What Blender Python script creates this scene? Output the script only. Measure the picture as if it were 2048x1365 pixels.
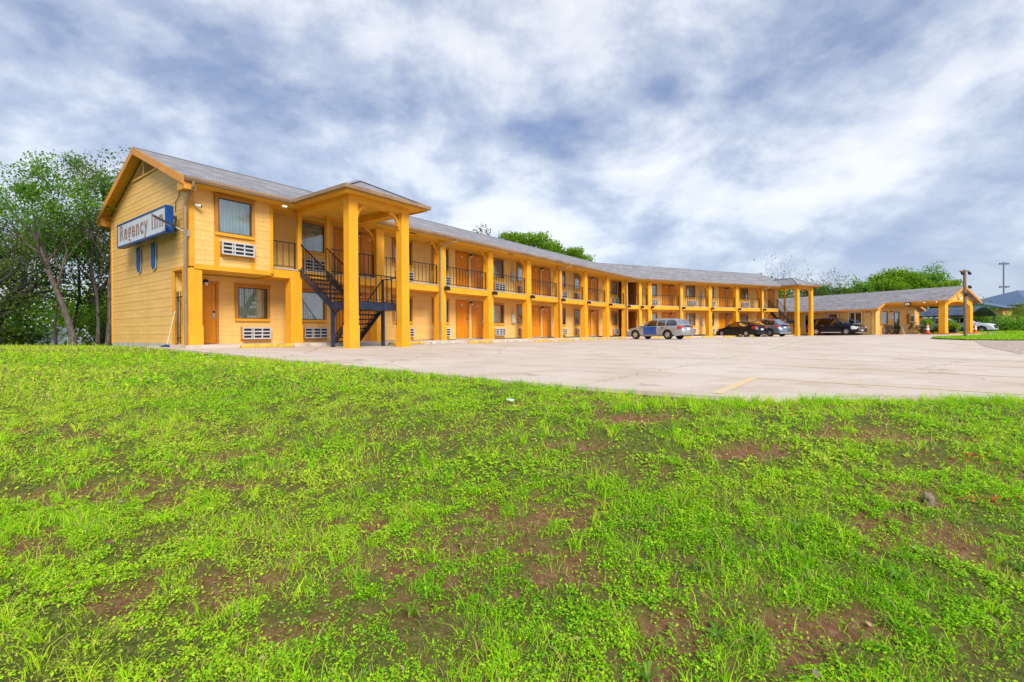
import bpy, bmesh, math, random
import numpy as np
from mathutils import Matrix, Vector

for _o in list(bpy.data.objects):
    bpy.data.objects.remove(_o)
SC = bpy.context.scene
COL = SC.collection
R = math.radians
EYE = 1.5                                   # world height of the camera; heights below are measured from the eye

# ---------------------------------------------------------------- camera
cam = bpy.data.cameras.new('camera')
cam.sensor_width = 36.0
cam.lens = 961.0 / 2048.0 * 36.0
cam.shift_y = -(682.5 - 665.5) / 2048.0
cam.clip_start = 0.05
cam.clip_end = 4000.0
camo = bpy.data.objects.new('camera', cam)
COL.objects.link(camo)
camo.matrix_world = Matrix.Translation((0, 0, EYE)) @ Matrix.Rotation(R(90), 4, 'X') @ Matrix.Rotation(R(-0.4), 4, 'Z')
SC.camera = camo

# ---------------------------------------------------------------- light
SUN_EL, SUN_AZ = 40.0, 158.0                # azimuth clockwise from +Y
world = bpy.data.worlds.new('World')
SC.world = world
world.use_nodes = True
sun = bpy.data.lights.new('sun', 'SUN')
sun.energy = 1.5
sun.angle = R(24)
sun.color = (1.0, 0.95, 0.87)
suno = bpy.data.objects.new('sun', sun)
COL.objects.link(suno)
sdir = Vector((math.sin(R(SUN_AZ)) * math.cos(R(SUN_EL)), math.cos(R(SUN_AZ)) * math.cos(R(SUN_EL)), math.sin(R(SUN_EL))))
suno.rotation_euler = sdir.to_track_quat('Z', 'Y').to_euler()

SC.view_settings.view_transform = 'Standard'
SC.view_settings.look = 'None'
SC.view_settings.gamma = 1.0
SC.view_settings.use_curve_mapping = False
SC.view_settings.exposure = 1.5
SC.render.engine = 'CYCLES'
SC.cycles.use_denoising = True
SC.cycles.max_bounces = 8
SC.cycles.diffuse_bounces = 3
SC.cycles.transparent_max_bounces = 12

def build_sky():
    nt = world.node_tree
    N, L = nt.nodes, nt.links
    N.clear()
    out = N.new('ShaderNodeOutputWorld')
    bg = N.new('ShaderNodeBackground')
    bg.inputs['Strength'].default_value = 0.1
    sky = N.new('ShaderNodeTexSky')
    sky.sky_type = 'NISHITA'
    sky.sun_disc = False
    sky.sun_elevation = R(SUN_EL)
    sky.sun_rotation = R(SUN_AZ)
    tc = N.new('ShaderNodeTexCoord')
    sep = N.new('ShaderNodeSeparateXYZ')
    L.new(tc.outputs['Generated'], sep.inputs[0])
    def math_(op, a, b=None, clamp=False):
        m = N.new('ShaderNodeMath'); m.operation = op; m.use_clamp = clamp
        for i, s in enumerate((a, b)):
            if s is None: continue
            if isinstance(s, (int, float)): m.inputs[i].default_value = s
            else: L.new(s, m.inputs[i])
        return m.outputs[0]
    z = math_('MAXIMUM', sep.outputs['Z'], 0.0)
    zc = math_('ADD', z, 0.42)
    comb = N.new('ShaderNodeCombineXYZ')
    L.new(math_('DIVIDE', sep.outputs['X'], zc), comb.inputs[0])
    L.new(math_('DIVIDE', sep.outputs['Y'], zc), comb.inputs[1])
    def noise(scale, detail, rough, off, dist=0.0, sc=(1, 1, 1)):
        mp = N.new('ShaderNodeMapping')
        mp.inputs['Location'].default_value = off
        mp.inputs['Scale'].default_value = sc
        L.new(comb.outputs[0], mp.inputs['Vector'])
        n = N.new('ShaderNodeTexNoise')
        n.inputs['Scale'].default_value = scale
        n.inputs['Detail'].default_value = detail
        n.inputs['Roughness'].default_value = rough
        n.inputs['Distortion'].default_value = dist
        L.new(mp.outputs[0], n.inputs['Vector'])
        return n.outputs['Fac']
    big = noise(SKY['s1'], 2.0, 0.45, SKY['o1'], 0.0)
    mid = noise(SKY['s2'], 10.0, 0.57, SKY['o2'], 0.15)
    fine = noise(SKY['s3'], 5.0, 0.6, (4.2, 1.7, 0))
    t = math_('ADD', math_('MULTIPLY', big, 0.42), math_('ADD', math_('MULTIPLY', mid, 0.48), math_('MULTIPLY', fine, 0.10)))
    t = math_('ADD', math_('MULTIPLY', math_('SUBTRACT', t, 0.5), SKY['gain']), SKY['mid'], True)
    ramp = N.new('ShaderNodeValToRGB')
    cr = ramp.color_ramp
    cr.interpolation = 'LINEAR'
    while len(cr.elements) < 5: cr.elements.new(0.5)
    for e, (p, c) in zip(cr.elements, SKY['ramp']):
        e.position = p; e.color = (*c, 1)
    L.new(t, ramp.inputs[0])
    # haze towards the horizon
    hz = math_('POWER', 2.718, math_('MULTIPLY', z, -5.5))
    hz = math_('MULTIPLY', hz, 0.68, True)
    m1 = N.new('ShaderNodeMix'); m1.data_type = 'RGBA'
    L.new(hz, m1.inputs['Factor']); L.new(ramp.outputs[0], m1.inputs['A'])
    m1.inputs['B'].default_value = (*SKY['haze'], 1)
    sc = N.new('ShaderNodeVectorMath'); sc.operation = 'SCALE'
    L.new(m1.outputs['Result'], sc.inputs[0]); sc.inputs['Scale'].default_value = SKY['cloud']
    # a little of the clear sky behind thin cloud
    m2 = N.new('ShaderNodeMix'); m2.data_type = 'RGBA'
    m2.inputs['Factor'].default_value = 0.12
    L.new(sc.outputs[0], m2.inputs['A']); L.new(sky.outputs[0], m2.inputs['B'])
    L.new(m2.outputs['Result'], bg.inputs['Color'])
    L.new(bg.outputs[0], out.inputs[0])

SKY = dict(s1=1.25, o1=(15.5, 2.2, 0), s2=3.2, o2=(8.1, 1.5, 0), s3=10.0, gain=4.9, mid=0.445, cloud=3.45,
           ramp=[(0.0, (0.155, 0.245, 0.49)), (0.24, (0.31, 0.39, 0.59)), (0.50, (0.55, 0.615, 0.77)), (0.74, (0.86, 0.90, 0.98)), (1.0, (1.06, 1.06, 1.06))],
           haze=(0.80, 0.855, 0.98))
build_sky()

# ---------------------------------------------------------------- helpers: materials
MAT = {}
def mat(name, col, rough=0.6, var=0.12, scale=2.0, bump=0.0, bscale=40.0, metal=0.0, col2=None, spec=0.4, stretch=None, coat=0.0, dirt=0.0, streak=0.0):
    m = bpy.data.materials.new(name); m.use_nodes = True
    nt = m.node_tree; N, L = nt.nodes, nt.links
    b = N['Principled BSDF']
    b.inputs['Roughness'].default_value = rough
    b.inputs['Metallic'].default_value = metal
    b.inputs['Specular IOR Level'].default_value = spec
    if coat: b.inputs['Coat Weight'].default_value = coat; b.inputs['Coat Roughness'].default_value = 0.05
    geo = N.new('ShaderNodeNewGeometry')
    vec = geo.outputs['Position']
    if stretch:
        mp = N.new('ShaderNodeMapping'); mp.inputs['Scale'].default_value = stretch
        L.new(vec, mp.inputs['Vector']); vec = mp.outputs[0]
    c2 = col2 or tuple(max(0.0, c * (1 - 2.2 * var)) for c in col)
    n1 = N.new('ShaderNodeTexNoise'); n1.inputs['Scale'].default_value = scale; n1.inputs['Detail'].default_value = 6; n1.inputs['Roughness'].default_value = 0.62
    L.new(vec, n1.inputs['Vector'])
    rp = N.new('ShaderNodeValToRGB')
    rp.color_ramp.elements[0].position = 0.36; rp.color_ramp.elements[1].position = 0.62
    rp.color_ramp.elements[0].color = (*c2, 1); rp.color_ramp.elements[1].color = (*col, 1)
    L.new(n1.outputs['Fac'], rp.inputs[0])
    last = rp.outputs[0]
    if dirt:
        n2 = N.new('ShaderNodeTexNoise'); n2.inputs['Scale'].default_value = scale * 6; n2.inputs['Detail'].default_value = 8; n2.inputs['Roughness'].default_value = 0.7
        L.new(vec, n2.inputs['Vector'])
        r2 = N.new('ShaderNodeValToRGB'); r2.color_ramp.elements[0].position = 0.52; r2.color_ramp.elements[1].position = 0.75
        r2.color_ramp.elements[0].color = (0, 0, 0, 1); r2.color_ramp.elements[1].color = (dirt, dirt, dirt, 1)
        L.new(n2.outputs['Fac'], r2.inputs[0])
        mx = N.new('ShaderNodeMix'); mx.data_type = 'RGBA'
        L.new(r2.outputs[0], mx.inputs['Factor']); L.new(last, mx.inputs['A']); mx.inputs['B'].default_value = (col[0] * .35, col[1] * .34, col[2] * .33, 1)
        last = mx.outputs['Result']
    if streak:
        ms = N.new('ShaderNodeMapping'); ms.inputs['Scale'].default_value = (5.0, 5.0, 0.35); L.new(geo.outputs['Position'], ms.inputs[0])
        n4 = N.new('ShaderNodeTexNoise'); n4.inputs['Scale'].default_value = 1.6; n4.inputs['Detail'].default_value = 7; n4.inputs['Roughness'].default_value = 0.7; L.new(ms.outputs[0], n4.inputs['Vector'])
        r4 = N.new('ShaderNodeValToRGB'); r4.color_ramp.elements[0].position = 0.50; r4.color_ramp.elements[1].position = 0.72
        r4.color_ramp.elements[0].color = (0, 0, 0, 1); r4.color_ramp.elements[1].color = (streak, streak, streak, 1); L.new(n4.outputs['Fac'], r4.inputs[0])
        m4 = N.new('ShaderNodeMix'); m4.data_type = 'RGBA'; L.new(r4.outputs[0], m4.inputs['Factor']); L.new(last, m4.inputs['A']); m4.inputs['B'].default_value = (col[0] * .62, col[1] * .52, col[2] * .5 + .02, 1)
        last = m4.outputs['Result']
    L.new(last, b.inputs['Base Color'])
    if bump:
        n3 = N.new('ShaderNodeTexNoise'); n3.inputs['Scale'].default_value = bscale; n3.inputs['Detail'].default_value = 4
        L.new(vec, n3.inputs['Vector'])
        bp = N.new('ShaderNodeBump'); bp.inputs['Strength'].default_value = bump; bp.inputs['Distance'].default_value = 0.02
        L.new(n3.outputs['Fac'], bp.inputs['Height']); L.new(bp.outputs[0], b.inputs['Normal'])
    MAT[name] = m
    return m

def leafmat(name, stops, trans=0.5, rough=0.55):
    """foliage: per-leaf 'tint' attribute picks a colour"""
    m = bpy.data.materials.new(name); m.use_nodes = True
    nt = m.node_tree; N, L = nt.nodes, nt.links
    b = N['Principled BSDF']; out = N['Material Output']
    b.inputs['Roughness'].default_value = rough; b.inputs['Specular IOR Level'].default_value = 0.25
    at = N.new('ShaderNodeAttribute'); at.attribute_name = 'tint'
    rp = N.new('ShaderNodeValToRGB'); cr = rp.color_ramp
    while len(cr.elements) < len(stops): cr.elements.new(0.5)
    for e, (p, c) in zip(cr.elements, stops): e.position = p; e.color = (*c, 1)
    L.new(at.outputs['Fac'], rp.inputs[0])
    L.new(rp.outputs[0], b.inputs['Base Color'])
    tr = N.new('ShaderNodeBsdfTranslucent'); L.new(rp.outputs[0], tr.inputs['Color'])
    mx = N.new('ShaderNodeMixShader'); mx.inputs[0].default_value = trans
    L.new(b.outputs[0], mx.inputs[1]); L.new(tr.outputs[0], mx.inputs[2]); L.new(mx.outputs[0], out.inputs['Surface'])
    MAT[name] = m
    return m

def glassmat(name, tint=(0.9, 0.95, 0.97), refl=0.22):
    m = bpy.data.materials.new(name); m.use_nodes = True
    nt = m.node_tree; N, L = nt.nodes, nt.links
    N.remove(N['Principled BSDF']); out = N['Material Output']
    tr = N.new('ShaderNodeBsdfTransparent'); tr.inputs[0].default_value = (*tint, 1)
    gl = N.new('ShaderNodeBsdfGlossy'); gl.inputs['Roughness'].default_value = 0.02
    lw = N.new('ShaderNodeLayerWeight'); lw.inputs['Blend'].default_value = 0.35
    mp = N.new('ShaderNodeMapRange'); mp.inputs['To Min'].default_value = refl; mp.inputs['To Max'].default_value = 0.75
    L.new(lw.outputs['Fresnel'], mp.inputs['Value'])
    mx = N.new('ShaderNodeMixShader')
    L.new(mp.outputs[0], mx.inputs[0]); L.new(tr.outputs[0], mx.inputs[1]); L.new(gl.outputs[0], mx.inputs[2]); L.new(mx.outputs[0], out.inputs['Surface'])
    MAT[name] = m
    return m

SIDE_A, SIDE_B = (0.87, 0.53, 0.165), (0.79, 0.465, 0.13)
mat('siding', SIDE_A, 0.55, scale=0.9, col2=SIDE_B, bump=0.15, bscale=60, stretch=(1, 1, 6), dirt=0.14, streak=0.30)
mat('wall_core', (0.72, 0.44, 0.13), 0.7, 0.1)
mat('stucco', (0.90, 0.41, 0.013), 0.6, 0.06, scale=1.1, bump=0.35, bscale=90, dirt=0.14, streak=0.35)
mat('trim', (0.84, 0.39, 0.016), 0.5, 0.07, scale=1.5, bump=0.1, dirt=0.12, streak=0.3)
mat('rake', (0.72, 0.30, 0.035), 0.55, 0.1, scale=1.5, dirt=0.15)
mat('frame_brown', (0.56, 0.215, 0.018), 0.5, 0.1)
mat('door', (0.74, 0.25, 0.004), 0.42, 0.06, scale=1.3, dirt=0.06)
mat('ceiling', (0.84, 0.46, 0.04), 0.65, 0.06)
mat('gutter', (0.36, 0.235, 0.14), 0.4, 0.15, scale=1.2, dirt=0.2)
mat('foundation', (0.55, 0.53, 0.48), 0.85, 0.15, scale=4, dirt=0.4)
mat('white_metal', (0.56, 0.57, 0.59), 0.4, 0.08)
mat('dark_louver', (0.035, 0.04, 0.06), 0.5, 0.2)
mat('black_metal', (0.014, 0.012, 0.014), 0.35, 0.2)
mat('navy_metal', (0.02, 0.032, 0.07), 0.35, 0.25, scale=3)
mat('dark_frame', (0.06, 0.05, 0.04), 0.4, 0.1)
mat('curtain', (0.82, 0.84, 0.79), 0.8, 0.08)
mat('curtain_tan', (0.66, 0.63, 0.46), 0.8, 0.1)
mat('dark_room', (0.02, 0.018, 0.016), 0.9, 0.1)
mat('silver', (0.6, 0.6, 0.6), 0.3, 0.1, metal=0.8)
mat('white_paint', (0.78, 0.78, 0.76), 0.5, 0.05)
mat('sign_blue', (0.006, 0.065, 0.28), 0.35, 0.12, scale=2)
mat('sign_face', (0.62, 0.66, 0.74), 0.3, 0.06, scale=2)
mat('sign_letter', (0.33, 0.205, 0.19), 0.5, 0.1)
mat('wood_pole', (0.30, 0.19, 0.115), 0.8, 0.25, scale=5, stretch=(6, 6, 0.5))
mat('bark', (0.15, 0.125, 0.105), 0.9, 0.3, scale=6, bump=0.6, bscale=25, stretch=(3, 3, 0.8))
mat('bark_dark', (0.055, 0.045, 0.04), 0.9, 0.3, scale=6, bump=0.6, bscale=25)
mat('yellow_paint', (0.72, 0.46, 0.06), 0.75, 0.2, scale=6, dirt=0.35)
mat('lot_paint', (0.72, 0.50, 0.20), 0.85, 0.1, scale=11, col2=(0.62, 0.52, 0.40), dirt=0.3)
mat('stop_concrete', (0.55, 0.50, 0.42), 0.85, 0.15, scale=5, dirt=0.4)
mat('cone_orange', (0.75, 0.10, 0.015), 0.5, 0.1)
mat('tyre', (0.018, 0.018, 0.019), 0.75, 0.2)
mat('rim', (0.55, 0.56, 0.58), 0.3, 0.05, metal=0.7)
mat('rim_dark', (0.28, 0.29, 0.32), 0.3, 0.05, metal=0.8)
mat('chrome', (0.75, 0.76, 0.78), 0.15, 0.03, metal=1.0)
mat('plastic_black', (0.015, 0.015, 0.016), 0.5, 0.2)
mat('tail_red', (0.50, 0.012, 0.01), 0.2, 0.05, coat=0.6)
mat('lamp_clear', (0.70, 0.72, 0.75), 0.15, 0.05, coat=0.6)
mat('car_interior', (0.10, 0.095, 0.085), 0.8, 0.2)
mat('paint_silver', (0.40, 0.41, 0.42), 0.3, 0.06, metal=0.35, coat=0.7, dirt=0.1)
mat('paint_blue', (0.008, 0.08, 0.34), 0.3, 0.05, coat=0.7)
mat('paint_black', (0.006, 0.009, 0.020), 0.3, 0.1, coat=0.3, spec=0.2)
mat('paint_slate', (0.18, 0.23, 0.31), 0.28, 0.06, metal=0.4, coat=0.9)
mat('paint_white', (0.62, 0.66, 0.72), 0.3, 0.05, coat=0.8)
mat('paint_teal', (0.05, 0.12, 0.19), 0.3, 0.05, coat=0.8)
mat('cladding', (0.26, 0.25, 0.24), 0.6, 0.1)
mat('bumper_tan', (0.42, 0.30, 0.18), 0.6, 0.25, scale=4)
mat('grey_roof', (0.33, 0.35, 0.40), 0.6, 0.15, scale=2)
mat('blue_roof', (0.10, 0.16, 0.27), 0.55, 0.12, scale=2)
mat('carport_roof', (0.05, 0.075, 0.13), 0.45, 0.15, scale=1)
mat('red_wall', (0.38, 0.03, 0.025), 0.7, 0.2, scale=3)
mat('tan_wall', (0.62, 0.36, 0.12), 0.7, 0.08)
mat('mast_grey', (0.16, 0.20, 0.28), 0.5, 0.1)
mat('red_petal', (0.55, 0.05, 0.02), 0.6, 0.2)
mat('pink_petal', (0.45, 0.02, 0.20), 0.6, 0.1)
mat('stone', (0.27, 0.20, 0.15), 0.9, 0.25, scale=14, bump=0.5)
mat('bench_wood', (0.28, 0.17, 0.09), 0.7, 0.2)
mat('mop_blue', (0.01, 0.05, 0.16), 0.8, 0.2)
mat('mop_stick', (0.72, 0.66, 0.52), 0.5, 0.1)
mat('tan_roof', (0.60, 0.62, 0.66), 0.5, 0.1)
mat('teal_trim', (0.05, 0.30, 0.22), 0.6, 0.1)
mat('hanger_blue', (0.005, 0.12, 0.42), 0.5, 0.15, scale=8)
glassmat('glass', refl=0.10)
glassmat('car_glass', (0.45, 0.52, 0.56), 0.14)
glassmat('car_glass_dark', (0.04, 0.05, 0.07), 0.09)
leafmat('leaf_mid', [(0.0, (0.05, 0.12, 0.012)), (0.45, (0.13, 0.32, 0.022)), (0.8, (0.23, 0.46, 0.04)), (1.0, (0.33, 0.50, 0.06))])
leafmat('leaf_dark', [(0.0, (0.02, 0.045, 0.007)), (0.5, (0.06, 0.12, 0.012)), (0.85, (0.12, 0.21, 0.02)), (1.0, (0.24, 0.21, 0.06))])
leafmat('leaf_bright', [(0.0, (0.09, 0.19, 0.008)), (0.5, (0.20, 0.38, 0.014)), (1.0, (0.34, 0.50, 0.035))])
leafmat('leaf_olive', [(0.0, (0.07, 0.10, 0.014)), (0.5, (0.17, 0.21, 0.035)), (1.0, (0.32, 0.31, 0.09))])
leafmat('grass', [(0.0, (0.05, 0.19, 0.006)), (0.28, (0.20, 0.52, 0.008)), (0.58, (0.42, 0.76, 0.014)), (0.84, (0.66, 0.86, 0.03)), (0.93, (0.58, 0.44, 0.17)), (1.0, (0.62, 0.47, 0.28))], 0.45, 0.5)

def roof_material():
    m = bpy.data.materials.new('shingle'); m.use_nodes = True
    nt = m.node_tree; N, L = nt.nodes, nt.links
    b = N['Principled BSDF']; b.inputs['Roughness'].default_value = 0.85; b.inputs['Specular IOR Level'].default_value = 0.2
    uv = N.new('ShaderNodeUVMap'); uv.uv_map = 'UVMap'
    br = N.new('ShaderNodeTexBrick')
    br.inputs['Scale'].default_value = 1.0
    br.inputs['Brick Width'].default_value = 0.32; br.inputs['Row Height'].default_value = 0.14
    br.inputs['Mortar Size'].default_value = 0.008; br.inputs['Bias'].default_value = -0.1
    br.inputs['Color1'].default_value = (0.225, 0.225, 0.245, 1); br.inputs['Color2'].default_value = (0.345, 0.335, 0.35, 1)
    br.inputs['Mortar'].default_value = (0.13, 0.125, 0.13, 1)
    L.new(uv.outputs[0], br.inputs['Vector'])
    n = N.new('ShaderNodeTexNoise'); n.inputs['Scale'].default_value = 0.5; n.inputs['Detail'].default_value = 9; n.inputs['Roughness'].default_value = 0.7
    mp = N.new('ShaderNodeMapping'); mp.inputs['Scale'].default_value = (1, 3.0, 1)
    L.new(uv.outputs[0], mp.inputs[0]); L.new(mp.outputs[0], n.inputs['Vector'])
    rp = N.new('ShaderNodeValToRGB'); e = rp.color_ramp.elements
    e[0].position = 0.38; e[0].color = (0.82, 0.80, 0.80, 1); e[1].position = 0.62; e[1].color = (1.14, 1.12, 1.12, 1)
    L.new(n.outputs['Fac'], rp.inputs[0])
    mx = N.new('ShaderNodeMix'); mx.data_type = 'RGBA'; mx.blend_type = 'MULTIPLY'; mx.inputs['Factor'].default_value = 1
    L.new(br.outputs['Color'], mx.inputs['A']); L.new(rp.outputs[0], mx.inputs['B'])
    L.new(mx.outputs['Result'], b.inputs['Base Color'])
    bp = N.new('ShaderNodeBump'); bp.inputs['Strength'].default_value = 0.6; bp.inputs['Distance'].default_value = 0.01
    L.new(br.outputs['Fac'], bp.inputs['Height']); bp.invert = True; L.new(bp.outputs[0], b.inputs['Normal'])
    MAT['shingle'] = m
roof_material()

def concrete_material():
    m = bpy.data.materials.new('lot_concrete'); m.use_nodes = True
    nt = m.node_tree; N, L = nt.nodes, nt.links
    b = N['Principled BSDF']; b.inputs['Roughness'].default_value = 0.8; b.inputs['Specular IOR Level'].default_value = 0.25
    g = N.new('ShaderNodeNewGeometry')
    def noise(s, d, r, st=None):
        n = N.new('ShaderNodeTexNoise'); n.inputs['Scale'].default_value = s; n.inputs['Detail'].default_value = d; n.inputs['Roughness'].default_value = r
        if st:
            mp = N.new('ShaderNodeMapping'); mp.inputs['Scale'].default_value = st; mp.inputs['Rotation'].default_value = (0, 0, R(-36)); L.new(g.outputs['Position'], mp.inputs[0]); L.new(mp.outputs[0], n.inputs['Vector'])
        else: L.new(g.outputs['Position'], n.inputs['Vector'])
        return n.outputs['Fac']
    def ramp(src, a, ca, bb, cb):
        r = N.new('ShaderNodeValToRGB'); e = r.color_ramp.elements
        e[0].position = a; e[0].color = (*ca, 1); e[1].position = bb; e[1].color = (*cb, 1); L.new(src, r.inputs[0]); return r.outputs[0]
    def mul(a, bb):
        x = N.new('ShaderNodeMix'); x.data_type = 'RGBA'; x.blend_type = 'MULTIPLY'; x.inputs['Factor'].default_value = 1; L.new(a, x.inputs['A']); L.new(bb, x.inputs['B']); return x.outputs['Result']
    base = ramp(noise(0.35, 8, 0.6), 0.35, (0.585, 0.485, 0.40), 0.65, (0.66, 0.575, 0.495))
    stain = ramp(noise(0.9, 9, 0.68, (0.8, 1.5, 1)), 0.33, (0.82, 0.76, 0.70), 0.52, (1, 1, 1))
    spot = ramp(noise(14, 5, 0.7), 0.28, (0.72, 0.68, 0.64), 0.42, (1, 1, 1))
    grit = ramp(noise(160, 2, 0.6), 0.3, (0.86, 0.85, 0.84), 0.7, (1.05, 1.05, 1.05))
    vo = N.new('ShaderNodeTexVoronoi'); vo.feature = 'DISTANCE_TO_EDGE'; vo.inputs['Scale'].default_value = 0.13
    dn = N.new('ShaderNodeTexNoise'); dn.inputs['Scale'].default_value = 1.2; dn.inputs['Detail'].default_value = 6; L.new(g.outputs['Position'], dn.inputs['Vector'])
    va = N.new('ShaderNodeVectorMath'); va.operation = 'MULTIPLY_ADD'; L.new(dn.outputs['Color'], va.inputs[0]); va.inputs[1].default_value = (0.9, 0.9, 0.0); L.new(g.outputs['Position'], va.inputs[2])
    L.new(va.outputs[0], vo.inputs['Vector'])
    crack = ramp(vo.outputs['Distance'], 0.0004, (0.60, 0.54, 0.49), 0.0022, (1, 1, 1))
    oil = ramp(noise(1.3, 4, 0.55), 0.29, (0.66, 0.62, 0.59), 0.37, (1, 1, 1))
    L.new(mul(mul(mul(mul(mul(base, stain), spot), grit), crack), oil), b.inputs['Base Color'])
    bp = N.new('ShaderNodeBump'); bp.inputs['Strength'].default_value = 0.15; bp.inputs['Distance'].default_value = 0.01
    L.new(noise(60, 5, 0.7), bp.inputs['Height']); L.new(bp.outputs[0], b.inputs['Normal'])
    MAT['lot_concrete'] = m
concrete_material()

def ground_material():
    m = bpy.data.materials.new('lawn_soil'); m.use_nodes = True
    nt = m.node_tree; N, L = nt.nodes, nt.links
    b = N['Principled BSDF']; b.inputs['Roughness'].default_value = 0.95; b.inputs['Specular IOR Level'].default_value = 0.1
    g = N.new('ShaderNodeNewGeometry')
    at = N.new('ShaderNodeAttribute'); at.attribute_name = 'soil'
    def noise(s, d, r):
        n = N.new('ShaderNodeTexNoise'); n.inputs['Scale'].default_value = s; n.inputs['Detail'].default_value = d; n.inputs['Roughness'].default_value = r
        L.new(g.outputs['Position'], n.inputs['Vector']); return n.outputs['Fac']
    def ramp(src, stops):
        r = N.new('ShaderNodeValToRGB'); cr = r.color_ramp
        while len(cr.elements) < len(stops): cr.elements.new(0.5)
        for e, (p, c) in zip(cr.elements, stops): e.position = p; e.color = (*c, 1)
        L.new(src, r.inputs[0]); return r.outputs[0]
    green = ramp(noise(30, 9, 0.8), [(0.30, (0.03, 0.03, 0.010)), (0.52, (0.115, 0.135, 0.028)), (0.74, (0.27, 0.33, 0.06))])
    soil = ramp(noise(22, 8, 0.75), [(0.25, (0.055, 0.026, 0.016)), (0.5, (0.21, 0.10, 0.055)), (0.75, (0.40, 0.235, 0.14))])
    mx = N.new('ShaderNodeMix'); mx.data_type = 'RGBA'
    L.new(at.outputs['Fac'], mx.inputs['Factor']); L.new(green, mx.inputs['A']); L.new(soil, mx.inputs['B'])
    L.new(mx.outputs['Result'], b.inputs['Base Color'])
    bp = N.new('ShaderNodeBump'); bp.inputs['Strength'].default_value = 0.9; bp.inputs['Distance'].default_value = 0.02
    L.new(noise(45, 6, 0.75), bp.inputs['Height']); L.new(bp.outputs[0], b.inputs['Normal'])
    MAT['lawn_soil'] = m
ground_material()
mat('gravel', (0.62, 0.50, 0.42), 0.95, 0.3, scale=12, bump=0.8, bscale=50, dirt=0.4)
mat('path_concrete', (0.52, 0.49, 0.45), 0.9, 0.15, scale=3, dirt=0.2)

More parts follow.
